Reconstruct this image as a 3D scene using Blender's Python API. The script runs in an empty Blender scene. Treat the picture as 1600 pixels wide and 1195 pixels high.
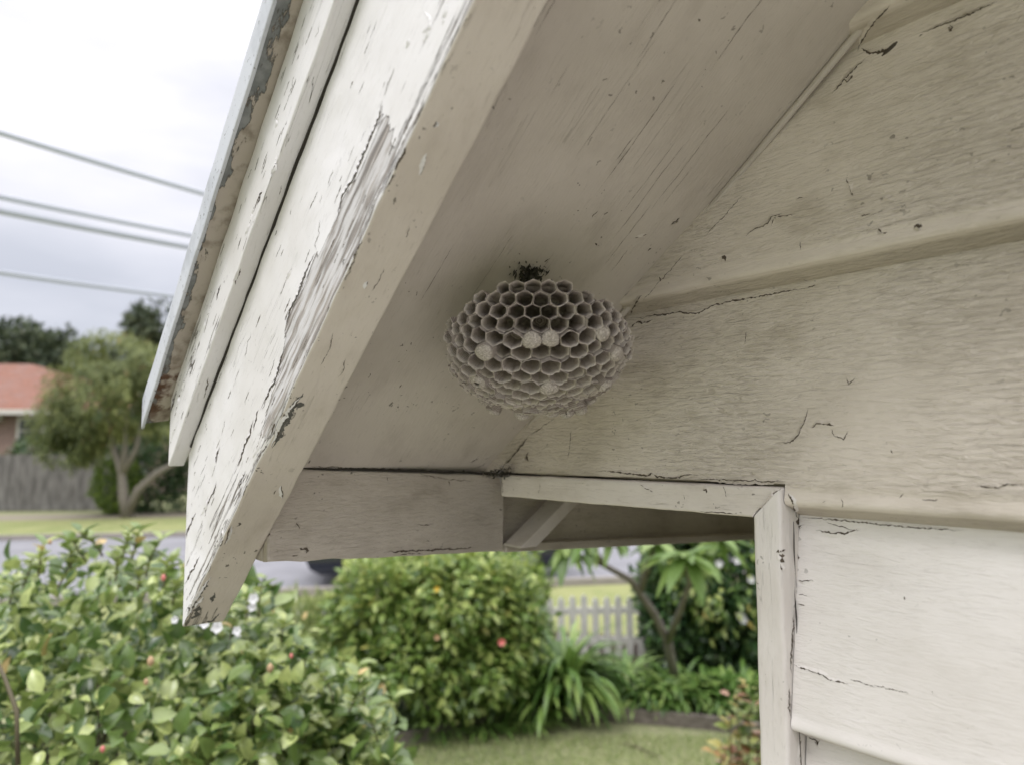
import bpy, math, random
import numpy as np
from mathutils import Vector
rng = np.random.default_rng(7); random.seed(7)
R_ = math.radians
scene = bpy.context.scene
# ------------------------------------------------------------------ camera
H = 2.15                       # eye height above the lawn
F_PX, CX, CY = 1155.0, 800.0, 597.5
PITCH, PSI = math.atan(102.5/F_PX), R_(37.8176)   # X runs along the gable wall, the wall is at Y=-0.53
CF = np.array([math.cos(PSI)*math.cos(PITCH), -math.sin(PSI)*math.cos(PITCH), math.sin(PITCH)])
CR = np.array([-math.sin(PSI), -math.cos(PSI), 0.0])
CU = np.cross(CR, CF)
CAM = np.array([0, 0, H])
cd = bpy.data.cameras.new('camera'); cam = bpy.data.objects.new('camera', cd)
scene.collection.objects.link(cam); scene.camera = cam
cd.sensor_width = 36.0; cd.lens = 36.0*F_PX/1600.0; cd.clip_end = 3000; cd.clip_start = 0.01
cam.location = CAM
from mathutils import Matrix
cam.rotation_euler = Matrix((CR, CU, -CF)).transposed().to_euler()
cd.dof.use_dof = True; cd.dof.focus_distance = 0.62; cd.dof.aperture_fstop = 5.0; cd.dof.aperture_blades = 0
# ------------------------------------------------------------------ world and sun
SUN_EL, SUN_AZ = R_(52), R_(120)
w = bpy.data.worlds.new('World'); scene.world = w; w.use_nodes = True
nt = w.node_tree; nt.nodes.clear()
L = nt.links.new
def wn(t, **k):
    n = nt.nodes.new(t)
    for a, b in k.items(): setattr(n, a, b)
    return n
sky = wn('ShaderNodeTexSky', sky_type='NISHITA', sun_disc=False, sun_elevation=SUN_EL, sun_rotation=SUN_AZ)
tc = wn('ShaderNodeTexCoord'); sx = wn('ShaderNodeSeparateXYZ'); L(tc.outputs['Generated'], sx.inputs[0])
mp = wn('ShaderNodeMapping'); mp.inputs['Scale'].default_value = (1, 1, 3.2); L(tc.outputs['Generated'], mp.inputs[0])
no = wn('ShaderNodeTexNoise'); no.inputs['Scale'].default_value = 2.2; no.inputs['Detail'].default_value = 5; no.inputs['Roughness'].default_value = .5
L(mp.outputs[0], no.inputs['Vector'])
# overcast: brighter towards the zenith, with soft cloud bands
r1 = wn('ShaderNodeMapRange'); r1.inputs[1].default_value = .04; r1.inputs[2].default_value = .48; r1.inputs[3].default_value = .56; r1.inputs[4].default_value = .98
L(sx.outputs['Z'], r1.inputs[0])
r3 = wn('ShaderNodeMapRange', interpolation_type='SMOOTHSTEP'); r3.inputs[1].default_value = .42; r3.inputs[2].default_value = .95; r3.inputs[4].default_value = 1.75; L(sx.outputs['Z'], r3.inputs[0])
r2 = wn('ShaderNodeMapRange'); r2.inputs[1].default_value = .35; r2.inputs[2].default_value = .7; r2.inputs[3].default_value = .90; r2.inputs[4].default_value = 1.25
L(no.outputs[0], r2.inputs[0])
m1 = wn('ShaderNodeMath', operation='MULTIPLY'); m0 = wn('ShaderNodeMath', operation='ADD'); L(r1.outputs[0], m0.inputs[0]); L(r3.outputs[0], m0.inputs[1]); L(m0.outputs[0], m1.inputs[0]); L(r2.outputs[0], m1.inputs[1])
cr = wn('ShaderNodeValToRGB'); L(m1.outputs[0], cr.inputs[0])
cr.color_ramp.elements[0].position = .45; cr.color_ramp.elements[0].color = (.86, .93, 1.10, 1)
cr.color_ramp.elements[1].position = 1.0; cr.color_ramp.elements[1].color = (1.0, .985, 1.04, 1)
mc = wn('ShaderNodeVectorMath', operation='SCALE'); L(cr.outputs[0], mc.inputs[0]); L(m1.outputs[0], mc.inputs['Scale'])
b1 = wn('ShaderNodeBackground'); L(sky.outputs[0], b1.inputs[0]); b1.inputs[1].default_value = .05
b2 = wn('ShaderNodeBackground'); L(mc.outputs[0], b2.inputs[0]); b2.inputs[1].default_value = 1.0
mx = wn('ShaderNodeMixShader'); mx.inputs[0].default_value = .93; L(b1.outputs[0], mx.inputs[1]); L(b2.outputs[0], mx.inputs[2])
wo = wn('ShaderNodeOutputWorld'); L(mx.outputs[0], wo.inputs[0])
sd = bpy.data.lights.new('sun', 'SUN'); sd.energy = 1.0; sd.angle = R_(18); sd.color = (1, .975, .965)
so = bpy.data.objects.new('sun', sd); scene.collection.objects.link(so)
sun_dir = Vector((-.35, .75, 1.1)).normalized()      # towards the sun: from the open side of the wall
so.rotation_euler = sun_dir.to_track_quat('Z', 'Y').to_euler()
sky.sun_elevation = math.asin(sun_dir.z); sky.sun_rotation = math.atan2(sun_dir.x, sun_dir.y)
vs = scene.view_settings; vs.view_transform = 'Standard'; vs.look = 'None'; vs.exposure = 0.22; vs.gamma = 1
scene.cycles.max_bounces = 8

# ------------------------------------------------------------------ helpers
def ray(px, py):
    return CF + (px-CX)/F_PX*CR - (py-CY)/F_PX*CU
def onY(px, py, Y): r = ray(px, py); return CAM + r*(Y/r[1])
def onX(px, py, X): r = ray(px, py); return CAM + r*(X/r[0])
def onG(px, py, z=0.0): r = ray(px, py); return CAM + r*((z-H)/r[2])
def onS(px, py):                                 # on the sloping soffit
    r = ray(px, py); return CAM + r*(.492/(r[2]+.731*r[0]))
FWD = np.array([math.cos(PSI), -math.sin(PSI), 0.0])
def RF(r, f, z=0.0): return FWD*f + CR*r + np.array([0, 0, z])     # right / forward metres from the eye's foot
def tag(o, label=None, cat=None, group=None, kind=None):
    if label: o['label'] = label
    if cat: o['category'] = cat
    if group: o['group'] = group
    if kind: o['kind'] = kind
    return o
def empty(name, loc, label, cat, group=None):
    o = bpy.data.objects.new(name, None); scene.collection.objects.link(o); o.location = loc
    o.empty_display_size = .1
    bpy.context.view_layer.update()
    return tag(o, label, cat, group)
def mesh(name, V, Fc, mat, parent=None, attrs=None, smooth=True):
    """V (n,3) world coordinates; Fc (m,3|4) array or a list of such arrays."""
    V = np.asarray(V, float)
    if not isinstance(Fc, list): Fc = [Fc]
    Fc = [np.asarray(f, int) for f in Fc if len(f)]
    me = bpy.data.meshes.new(name)
    off = np.zeros(3)
    if parent is not None: off = np.array(parent.matrix_world.translation)
    me.vertices.add(len(V)); me.vertices.foreach_set('co', (V-off).astype(np.float32).ravel())
    idx = np.concatenate([f.ravel() for f in Fc]); cnt = np.concatenate([np.full(len(f), f.shape[1]) for f in Fc])
    me.loops.add(len(idx)); me.loops.foreach_set('vertex_index', idx.astype(np.int32))
    me.polygons.add(len(cnt)); st = np.concatenate([[0], np.cumsum(cnt)[:-1]])
    me.polygons.foreach_set('loop_start', st.astype(np.int32)); me.polygons.foreach_set('loop_total', cnt.astype(np.int32))
    me.polygons.foreach_set('use_smooth', np.full(len(cnt), smooth))
    me.update(calc_edges=True)
    for k, a in (attrs or {}).items():
        at = me.attributes.new(k, 'FLOAT', 'POINT'); at.data.foreach_set('value', np.asarray(a, np.float32))
    me.materials.append(mat)
    o = bpy.data.objects.new(name, me); scene.collection.objects.link(o)
    if parent is not None: o.parent = parent
    return o
def merge(parts):
    V = []; F = []; n = 0
    for v, f in parts:
        V.append(np.asarray(v, float)); f = f if isinstance(f, list) else [f]
        for a in f: F.append(np.asarray(a, int)+n)
        n += len(v)
    return np.concatenate(V), F
def box(c, s, ax=None):
    c = np.array(c, float); s = np.array(s, float)/2
    A = np.eye(3) if ax is None else np.array(ax, float)
    V = [c+(A.T @ (s*np.array(k))) for k in [(-1,-1,-1),(1,-1,-1),(1,1,-1),(-1,1,-1),(-1,-1,1),(1,-1,1),(1,1,1),(-1,1,1)]]
    return np.array(V), np.array([(0,3,2,1),(4,5,6,7),(0,1,5,4),(1,2,6,5),(2,3,7,6),(3,0,4,7)])
def tube(P, r, n=8):
    P = np.array(P, float); r = np.full(len(P), r) if np.isscalar(r) else np.array(r, float)
    T = np.gradient(P, axis=0); T /= np.linalg.norm(T, axis=1)[:, None]+1e-12
    up = np.array([.123, .2, .97]); A = np.cross(T, up); A /= np.linalg.norm(A, axis=1)[:, None]+1e-9; B = np.cross(T, A)
    a = np.arange(n)*2*np.pi/n
    V = (P[:, None]+r[:, None, None]*(np.cos(a)[None, :, None]*A[:, None]+np.sin(a)[None, :, None]*B[:, None])).reshape(-1, 3)
    F = []
    for i in range(len(P)-1):
        for j in range(n): F.append((i*n+j, i*n+(j+1) % n, (i+1)*n+(j+1) % n, (i+1)*n+j))
    V = np.concatenate([V, P[:1], P[-1:]]); m = len(P)*n
    T3 = [(m, (j+1) % n, j) for j in range(n)]+[(m+1, m-n+j, m-n+(j+1) % n) for j in range(n)]
    return V, [np.array(F), np.array(T3)]
def lerp(a, b, n): t = np.linspace(0, 1, n)[:, None]; return np.array(a)[None]*(1-t)+np.array(b)[None]*t
def vnoise(P, sc, seed=0):
    """cheap smooth value noise in 3D, vectorised, -1..1"""
    Q = np.asarray(P)*sc+seed*17.3; i = np.floor(Q).astype(np.int64); f = Q-i; f = f*f*(3-2*f)
    def h(a, b, c):
        n = (a*374761393+b*668265263+c*2147483647+seed*9176) & 0xffffffff
        n = ((n ^ (n >> 13))*1274126177) & 0xffffffff
        return ((n ^ (n >> 16)) & 0xffff)/32767.5-1
    r = 0
    for dx in (0, 1):
        for dy in (0, 1):
            for dz in (0, 1):
                wgt = (f[..., 0] if dx else 1-f[..., 0])*(f[..., 1] if dy else 1-f[..., 1])*(f[..., 2] if dz else 1-f[..., 2])
                r = r+wgt*h(i[..., 0]+dx, i[..., 1]+dy, i[..., 2]+dz)
    return r
def polydist(V, lines):
    """min over polylines of (distance - half width); each line = (points, width) ; wobbled"""
    d = np.full(len(V), .05)
    for pts, wd in lines:
        pts = np.array(pts); 
        m = ((V > pts.min(0)-.03) & (V < pts.max(0)+.03)).all(1)
        if not m.any(): continue
        Q = V[m]; L_ = len(pts)-1; dd = np.full(len(Q), .05)
        for i in range(L_):
            a, b = pts[i], pts[i+1]; ab = b-a; t = np.clip(((Q-a) @ ab)/(ab @ ab+1e-12), 0, 1)
            e = np.linalg.norm(Q-(a+t[:, None]*ab), axis=1)
            s = (i+t)/L_; ww = wd*np.clip(np.minimum(s, 1-s)*5, .15, 1)
            dd = np.minimum(dd, e-ww)
        d[m] = np.minimum(d[m], dd)
    return d
_pd = polydist
def polydist(V, lines):
    return np.full(len(V), .05)

# ------------------------------------------------------------------ node materials
class NT:
    def __init__(s, name):
        s.m = bpy.data.materials.new(name); s.m.use_nodes = True; s.t = s.m.node_tree; s.t.nodes.clear()
        s.out = s.t.nodes.new('ShaderNodeOutputMaterial')
    def n(s, t, ins=None, **k):
        n = s.t.nodes.new(t)
        for a, b in k.items(): setattr(n, a, b)
        for a, b in (ins or {}).items():
            if hasattr(b, 'is_linked') or isinstance(b, bpy.types.NodeSocket): s.t.links.new(b, n.inputs[a])
            else: n.inputs[a].default_value = b
        return n
    def math(s, op, a, b=0.0, c=None, clamp=False):
        i = {0: a, 1: b}
        if c is not None: i[2] = c
        return s.n('ShaderNodeMath', i, operation=op, use_clamp=clamp).outputs[0]
    def ss(s, x, a, b, lo=0.0, hi=1.0):
        return s.n('ShaderNodeMapRange', {0: x, 1: a, 2: b, 3: lo, 4: hi}, interpolation_type='SMOOTHSTEP').outputs[0]
    def mix(s, f, a, b):
        n = s.n('ShaderNodeMix', data_type='RGBA')
        for i, v in ((0, f), (6, a), (7, b)):
            if isinstance(v, bpy.types.NodeSocket): s.t.links.new(v, n.inputs[i])
            else: n.inputs[i].default_value = v if i == 0 else (*v, 1)
        return n.outputs[2]
    def noise(s, vec, sc, det=4, rough=.55, dist=0.0):
        return s.n('ShaderNodeTexNoise', {'Vector': vec, 'Scale': sc, 'Detail': det, 'Roughness': rough, 'Distortion': dist}).outputs[0]
    def map(s, vec, scale=(1, 1, 1), rot=(0, 0, 0), loc=(0, 0, 0)):
        return s.n('ShaderNodeMapping', {'Vector': vec, 'Scale': scale, 'Rotation': rot, 'Location': loc}).outputs[0]
    def obj(s): return s.n('ShaderNodeTexCoord').outputs['Object']
    def attr(s, name): return s.n('ShaderNodeAttribute', attribute_name=name).outputs['Fac']
    def ramp(s, f, stops):
        n = s.n('ShaderNodeValToRGB', {0: f}); e = n.color_ramp.elements
        while len(e) < len(stops): e.new(.5)
        for x, (p, c) in zip(e, stops): x.position = p; x.color = (*c, 1)
        return n.outputs[0]
    def fin(s, col, rough=.6, bump=None, dist=.001, strength=1.0, metal=0.0, transl=0.0, spec=.5, coat=0):
        i = {'Base Color': col if isinstance(col, bpy.types.NodeSocket) else (*col, 1), 'Roughness': rough, 'Metallic': metal, 'Specular IOR Level': spec}
        p = s.n('ShaderNodeBsdfPrincipled', i)
        if coat: p.inputs['Coat Weight'].default_value = coat
        if bump is not None:
            b = s.n('ShaderNodeBump', {'Height': bump, 'Distance': dist, 'Strength': strength}); s.t.links.new(b.outputs[0], p.inputs['Normal'])
        o = p.outputs[0]
        if transl:
            tr = s.n('ShaderNodeBsdfTranslucent', {0: i['Base Color']}); mm = s.n('ShaderNodeMixShader', {0: transl, 1: o, 2: tr.outputs[0]}); o = mm.outputs[0]
        s.t.links.new(o, s.out.inputs[0]); return s.m

def paint(name, base, dirt, rotY=0.0, axis='x', grain=.5, wrinkle=.5, hair=.5, speck=.5, peel=False, grime=.5, rough=.55, wood=(.30, .27, .245), seed=0.0):
    """old weathered oil paint on timber; grain runs along the board"""
    k = NT(name); o = k.obj()
    v = k.map(o, rot=(0, rotY, 0), loc=(seed, seed*.7, seed*.3))
    def st(a, b, c): 
        s_ = (a, b, c) if axis == 'x' else ((b, a, c) if axis == 'y' else (c, b, a))
        return k.map(v, scale=s_)
    big = k.noise(v, 5, 5, .6)
    mid = k.noise(st(14, 30, 30), 1, 6, .6)
    col = k.mix(k.ss(big, .35, .75), base, tuple(b*.55+d*.45 for b, d in zip(base, dirt)))
    col = k.mix(k.math('MULTIPLY', k.ss(mid, .50, .78), grime), col, dirt)
    fine = k.noise(st(90, 420, 420), 1, 4, .6)
    col = k.mix(k.math('MULTIPLY', k.ss(fine, .56, .80), .35*grain+.1), col, tuple(d*.6 for d in dirt))
    # brush wrinkles and weathered relief
    wr = k.noise(st(62, 330, 330), 1, 4, .6, 1.0)
    wrz = k.noise(v, 4.2, 2, .5)
    wamt = k.math('MULTIPLY', k.math('MULTIPLY', k.ss(wrz, .30, .60, .25, 1.0), wrinkle), k.math('SUBTRACT', 1.0, k.math('MULTIPLY', k.attr('nose'), .7)))
    col = k.mix(k.math('MULTIPLY', k.attr('nose'), k.ss(k.noise(v, 16, 4), .35, .7, .55, .10)), col, base); col = k.mix(k.math('MULTIPLY', k.attr('foot'), .55), col, dirt)  # cleaner paint on the nose; lip underside darkened, its shade put into the colour
    col = k.mix(k.math('MULTIPLY', k.math('MULTIPLY', k.ss(wr, .47, .33), wamt), .33), col, (.23, .185, .135))
    h = k.math('MULTIPLY', k.math('MULTIPLY', wr, wamt), 3.4)
    h = k.math('ADD', h, k.math('MULTIPLY', fine, .14*grain))
    h = k.math('ADD', h, k.math('MULTIPLY', k.noise(v, 260, 3, .6), .10))
    h = k.math('ADD', h, k.math('MULTIPLY', k.noise(v, 22, 3, .5), .5))
    # hair cracks along the grain
    hc = k.noise(st(5, 190, 190), 1, 2, .5, .4)
    hl = k.ss(k.math('ABSOLUTE', k.math('SUBTRACT', hc, .56)), .0045, .0)
    hm = k.ss(k.noise(st(11, 26, 26), 1, 3, .6), .50, .64)
    hl = k.math('MULTIPLY', k.math('MULTIPLY', hl, hm), hair)
    col = k.mix(hl, col, (.06, .048, .035)); h = k.math('SUBTRACT', h, hl)
    # fly specks and grit
    for sc, thr, amt in ((120, .09, 1.0), (260, .15, .8)):
        vo = k.n('ShaderNodeTexVoronoi', {'Vector': k.n('ShaderNodeVectorMath', {0: st(.55, 1, 1), 1: k.n('ShaderNodeVectorMath', {0: k.n('ShaderNodeTexNoise', {'Vector': v, 'Scale': 130}).outputs['Color'], 1: (.012, .012, .012)}, operation='MULTIPLY').outputs[0]}, operation='ADD').outputs[0], 'Scale': sc})
        cs = k.n('ShaderNodeSeparateColor', {0: vo.outputs['Color']})
        rr = k.math('MULTIPLY', k.math('POWER', cs.outputs[0], 5.0), thr*2.2)
        keep = k.math('MULTIPLY', k.math('LESS_THAN', cs.outputs[1], .35+.3*speck), k.ss(k.noise(v, 9, 2), .42, .62))
        sp = k.math('MULTIPLY', k.math('MULTIPLY', k.ss(k.math('SUBTRACT', vo.outputs['Distance'], rr), .03, -.02), keep), amt*speck)
        col = k.mix(k.math('MINIMUM', sp, .9), col, (.055, .045, .032))
    # cracks and chips of their own shape, measured on the mesh
    cd_ = k.math('ADD', k.attr('crack'), k.math('MULTIPLY', k.math('SUBTRACT', k.noise(v, 160, 3, .6), .5), .0022))
    cm = k.ss(cd_, .0005, -.0001)
    halo = k.ss(k.attr('crack'), .010, .0)
    col = k.mix(k.math('MULTIPLY', halo, .28), col, dirt)
    if peel:
        stn = k.noise(st(9, 190, 190), 1, 5, .62, .3)
        st2 = k.noise(st(40, 330, 330), 1, 3, .6)
        f = k.math('ADD', k.attr('peel'), k.math('ADD', k.math('MULTIPLY', k.math('SUBTRACT', stn, .5), 1.5), k.math('MULTIPLY', k.math('SUBTRACT', st2, .5), .55)))
        pm = k.ss(f, .485, .515)
        edge = k.math('MULTIPLY', k.ss(f, .44, .50), k.ss(f, .60, .50))  # dark outline along the flake edges, their shadow painted into the colour
        wcol = k.mix(k.ss(k.noise(st(12, 520, 520), 1, 5, .65), .3, .7), tuple(c*.55 for c in wood), tuple(min(1, c*1.45) for c in wood))
        # thin remains of primer left in the grain
        prim = k.ss(k.noise(st(16, 260, 260), 1, 4, .6), .43, .56)
        wcol = k.mix(k.math('MULTIPLY', prim, .80), wcol, tuple(b*.85 for b in base))
        col = k.mix(pm, col, wcol); col = k.mix(k.math('MULTIPLY', edge, .75), col, (.085, .07, .055))
        h = k.math('SUBTRACT', h, k.math('MULTIPLY', pm, k.math('ADD', .75, k.math('MULTIPLY', st2, .9))))
    col = k.mix(cm, col, (.035, .028, .02)); h = k.math('SUBTRACT', h, k.math('MULTIPLY', cm, 1.6))
    return k.fin(col, rough, h, .0012, .9, spec=.4)

CREAM = (.725, .66, .585); WHITE = (.80, .785, .79); DIRT = (.37, .32, .245)
PITCHR = math.atan(.731)
M = {}
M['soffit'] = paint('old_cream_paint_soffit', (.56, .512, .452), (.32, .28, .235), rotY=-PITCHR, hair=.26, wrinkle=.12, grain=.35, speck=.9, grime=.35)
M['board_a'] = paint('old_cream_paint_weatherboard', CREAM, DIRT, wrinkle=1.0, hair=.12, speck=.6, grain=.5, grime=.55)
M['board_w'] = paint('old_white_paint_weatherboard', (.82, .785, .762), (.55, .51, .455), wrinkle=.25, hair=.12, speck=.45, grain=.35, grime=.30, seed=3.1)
M['trim'] = paint('old_white_paint_trim', (.73, .68, .63), (.42, .36, .30), wrinkle=.2, hair=.35, speck=.8, grain=.5, grime=.4, seed=1.7)
M['post'] = paint('old_white_paint_corner_board', (.80, .765, .735), (.50, .45, .40), axis='z', wrinkle=.15, hair=.3, speck=.45, grain=.5, grime=.35, seed=5.7)
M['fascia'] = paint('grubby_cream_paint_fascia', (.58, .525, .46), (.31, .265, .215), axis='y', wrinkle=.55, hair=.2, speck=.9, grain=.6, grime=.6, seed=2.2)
M['barge'] = paint('peeling_white_paint_barge', WHITE, (.56, .53, .48), rotY=-math.atan(.80), hair=.9, wrinkle=.12, grain=.6, speck=.35, peel=True, grime=.22, seed=.4)
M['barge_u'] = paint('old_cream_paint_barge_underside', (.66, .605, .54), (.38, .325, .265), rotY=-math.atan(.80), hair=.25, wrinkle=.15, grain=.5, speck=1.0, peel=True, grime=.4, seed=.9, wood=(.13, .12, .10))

# ------------------------------------------------------------------ the timber house
house = empty('timber_house', (-.5, -1.2, 0), 'old cream weatherboard house whose peeling gable eave fills the picture', 'house')
def spaced(a, b, da, db, fine, coarse):
    """positions from a to b, spaced `fine` between da and db and `coarse` elsewhere"""
    out = [a]
    while out[-1] < b-1e-6:
        x = out[-1]; s_ = fine if da-1e-9 <= x < db else coarse
        nx = x+s_
        if x < da < nx: nx = da
        out.append(min(nx, b))
    return np.array(out)
def sweep(sec, xs, place, closed=True, caps=True):
    """sec: (m,2) section; xs: stations; place(x array, a array, b array)->(n,3)"""
    sec = np.array(sec); m = len(sec); n = len(xs)
    X = np.repeat(xs, m); A = np.tile(sec[:, 0], n); B = np.tile(sec[:, 1], n)
    V = place(X, A, B)
    i = np.arange(n-1)[:, None]*m; mm = m if closed else m-1; j = np.arange(mm)[None]; j2 = (j+1) % m
    F = np.stack([i+j, i+j2, i+m+j2, i+m+j], -1).reshape(-1, 4)
    Fs = [F]
    if caps and closed:
        c0 = V[:m].mean(0); c1 = V[-m:].mean(0); V = np.concatenate([V, [c0, c1]]); q = n*m
        jj = np.arange(m); k2 = (jj+1) % m
        Fs.append(np.stack([np.full(m, q), k2, jj], 1)); Fs.append(np.stack([np.full(m, q+1), (n-1)*m+jj, (n-1)*m+k2], 1))
    return V, Fs
def rect_sec(a0, b0, a1, b1, r=.002, step=.002):
    """rounded rectangle section, densified"""
    pts = []
    cs = [(a0+r, b0+r, 180), (a1-r, b0+r, 270), (a1-r, b1-r, 0), (a0+r, b1-r, 90)]
    for cx, cy, s0 in cs:
        for t in (0, 30, 60, 90): pts.append((cx+r*math.cos(R_(s0+t)), cy+r*math.sin(R_(s0+t))))
    out = []
    for i, p in enumerate(pts):
        q = pts[(i+1) % len(pts)]; d = math.dist(p, q); n = max(1, int(d/step))
        for t in range(n): out.append((p[0]+(q[0]-p[0])*t/n, p[1]+(q[1]-p[1])*t/n))
    return out
def PL(plane, pts, wd): return ([plane(x, y) for x, y in pts], wd)
def rough_up(V, amp=.0006, sc=60, seed=1):
    return V+amp*np.stack([vnoise(V, sc, seed), vnoise(V, sc, seed+1), vnoise(V, sc, seed+2)], 1)

WY = -.53
wall = lambda x, y: onY(x, y, WY)
# --- weatherboards
ZB = [-1.97, -1.795, -1.62, -1.445, -1.27, -1.095, -.92, -.745, -.565, -.39, -.215, -.052, .1275, .296, .47, .645, .82, .995, 1.17, 1.345, 1.52, 1.70, 1.88, 2.06]
cracksW = [
 PL(wall, [(1000, 498), (1030, 492), (1062, 488), (1075, 491), (1098, 488), (1110, 479), (1150, 470), (1200, 461), (1225, 456), (1258, 453)], .0006),
 PL(wall, [(1165, 370), (1180, 357), (1200, 350), (1205, 340), (1222, 334)], .0005), PL(wall, [(1205, 354), (1210, 340), (1243, 336)], .0006),
 PL(wall, [(930, 735), (975, 737), (1012, 742), (1018, 738), (1028, 745), (1060, 746), (1072, 741), (1090, 742)], .0008),
 PL(wall, [(1225, 693), (1235, 692), (1247, 680), (1257, 657), (1262, 640)], .0005), PL(wall, [(1268, 668), (1280, 662), (1300, 664)], .0008),
 PL(wall, [(1303, 680), (1318, 686), (1325, 672)], .0004),
 PL(wall, [(1275, 830), (1300, 833), (1320, 832), (1340, 826)], .0006), PL(wall, [(1248, 905), (1272, 907)], .0005), PL(wall, [(1248, 928), (1262, 930)], .0004),
 PL(wall, [(1238, 1037), (1262, 1046), (1285, 1054), (1310, 1062), (1326, 1068)], .0006), PL(wall, [(1330, 1062), (1368, 1073), (1420, 1082)], .0004),
 PL(wall, [(1525, 760), (1560, 762), (1575, 756), (1598, 757)], .0005), PL(wall, [(1440, 781), (1468, 780)], .0004),
 PL(wall, [(905, 430+240), (893, 700)], .0006), PL(wall, [(885, 668), (888, 682)], .0006),
 PL(wall, [(1128, 400), (1134, 410)], .0022), PL(wall, [(1040, 425), (1042, 436)], .0012), PL(wall, [(1050, 350), (1058, 345)], .001),
 PL(wall, [(1428, 354), (1442, 353)], .0012), PL(wall, [(1372, 358), (1384, 366)], .0012), PL(wall, [(1322, 278), (1332, 304)], .0008),
 PL(wall, [(1385, 690), (1387, 693)], .0018), PL(wall, [(1393, 703), (1394, 708)], .0012), PL(wall, [(1413, 932), (1414, 936)], .001), PL(wall, [(1457, 1079), (1458, 1082)], .0016),
 PL(wall, [(1246, 1150), (1249, 1168)], .0009), PL(wall, [(1260, 1147), (1275, 1152), (1279, 1160)], .0009), PL(wall, [(1322, 592), (1325, 597), (1336, 588)], .0005),
 PL(wall, [(1164, 520), (1166, 535)], .0006), PL(wall, [(1257, 806), (1290, 809), (1360, 816), (1420, 822)], .0009), PL(wall, [(1000, 472), (985, 495)], .0010),
]
for i, zb in enumerate(ZB):
    zt = (ZB[i+1]+.012) if i+1 < len(ZB) else zb+.18
    Hh = zt-zb
    vis = -.30 < zb < .35
    # profile (depth out from wall, height): nosed bottom edge
    prof = [(-.010, .003), (-.003, .0008)]
    prof += [(.004, .0012), (.010, .0042), (.0165, .0074), (.0200, .0090)]
    for t in np.linspace(0, 1, 5): prof.append((.0210+.0034*math.sin(t*math.pi/2), .0092+.0040*(1-math.cos(t*math.pi/2))))
    prof += [(.0242, .0150), (.0236, .0170)]
    st_ = .0022 if vis else .04
    for z in np.arange(.020, Hh, st_): prof.append((.0232*(1-(z-.017)/Hh*.97), z))
    xr = min(.318 if zb < .1 else 9, (.492+.012-zb)/.731)
    xl = -max(.0, 5.3-max(0, xr)) if zb > .1 else -5.15
    if zb > .1: xl = -5.2+max(0, (zb-.1))/.731
    xs = spaced(xl, xr, .0, 1.2, .0022 if vis else .05, .05 if vis else .2)
    def place(X, A, B, zb=zb):
        return np.stack([X, WY+A+.0008*vnoise(np.stack([X, B*0, B+zb], 1), 14, 3), H+zb+B+.0007*vnoise(np.stack([X, B*0+zb, B*0], 1), 22, 5)], 1)
    V, Fc = sweep(prof, xs, place, closed=False)
    parts = [(V, Fc)]
    if abs(zb+.052) < 1e-6:                      # the board carries on above the open eave corner, cut square along its foot
        prof2 = [(-.004, .0245), (.006, .0245)]+[(.0232*(1-(z-.017)/Hh*.97), z) for z in np.arange(.025, Hh, st_)]
        V2, F2 = sweep(prof2, spaced(.318, .745, .3, 1, .0022, .05), place, closed=False)
        parts.append((V2, F2))
    V, Fc = merge(parts)
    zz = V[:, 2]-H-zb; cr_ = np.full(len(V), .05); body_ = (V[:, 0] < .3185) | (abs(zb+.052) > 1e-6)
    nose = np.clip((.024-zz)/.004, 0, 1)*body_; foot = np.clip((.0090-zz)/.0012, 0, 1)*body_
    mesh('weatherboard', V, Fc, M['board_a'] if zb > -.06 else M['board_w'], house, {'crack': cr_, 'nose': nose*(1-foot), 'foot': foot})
# sarking behind the boards so no light comes through
V, Fc = merge([box((-2.42, WY-.03, H-1.0), (5.5, .03, 1.93)), box((-2.2, WY-.03, H+.02), (5.86, .03, .09)), box((-2.9, WY-.03, H+.8), (3.0, .03, 1.5))])
mesh('wall_lining', V, Fc, M['trim'], house)
# --- soffit
sof_cr = [PL(onS, p, w_) for p, w_ in [
 ([(1320, 120), (1345, 85)], .001), ([(1272, 178), (1255, 200)], .0006), ([(800, 735-3), (760, 728)], .0008), ([(984, 490), (1003, 462)], .0012),
 ([(780, 737), (806, 708), (818, 690)], .0007), ([(992, 370), (1003, 372), (1012, 366)], .0009), ([(740, 722), (748, 716)], .0012),
 ([(1092, 32), (1093, 34)], .0022), ([(645, 402), (650, 398)], .0008), ([(1012, 393), (1018, 388)], .0008), ([(930, 380), (933, 384)], .0008), ([(834, 13), (833, 15)], .003)]]
for q in range(9):    # long hair cracks running down the slope
    x0 = 640+q*62+rng.uniform(-20, 20); y0 = rng.uniform(20, 330)
    a = onS(x0, y0); sdir = np.array([1, 0, -.731])/math.hypot(1, .731); ln = rng.uniform(.05, .16)
    pts = [a+sdir*ln*t+np.array([0, .0006*math.sin(9*t+q), 0]) for t in np.linspace(0, 1, 6)]
    sof_cr.append((pts, .00022))
xs = spaced(-2.45, .712, .0, .8, .0025, .06); sec = [(a, 0.0) for a in np.arange(-.555, -.236, .0025)]
def place_s(X, A, B):
    P = np.stack([X, A, H+.492-.731*X+.02*B], 1); P[:, 2] += .0007*vnoise(P*np.array([.25, 1, .25]), 30, 2)+.0008*vnoise(P, 7, 4); return P
V1, F1 = sweep(sec, xs, place_s, closed=False)
V2, F2 = sweep([(-.555, .9), (-.236, .9)], spaced(-2.45, .712, 0, 0, .2, .2), place_s, closed=False)
V, Fc = merge([(V1, F1), (V2, F2)])
mesh('soffit', V, Fc, M['soffit'], house, {'crack': polydist(V, sof_cr)})
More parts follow.
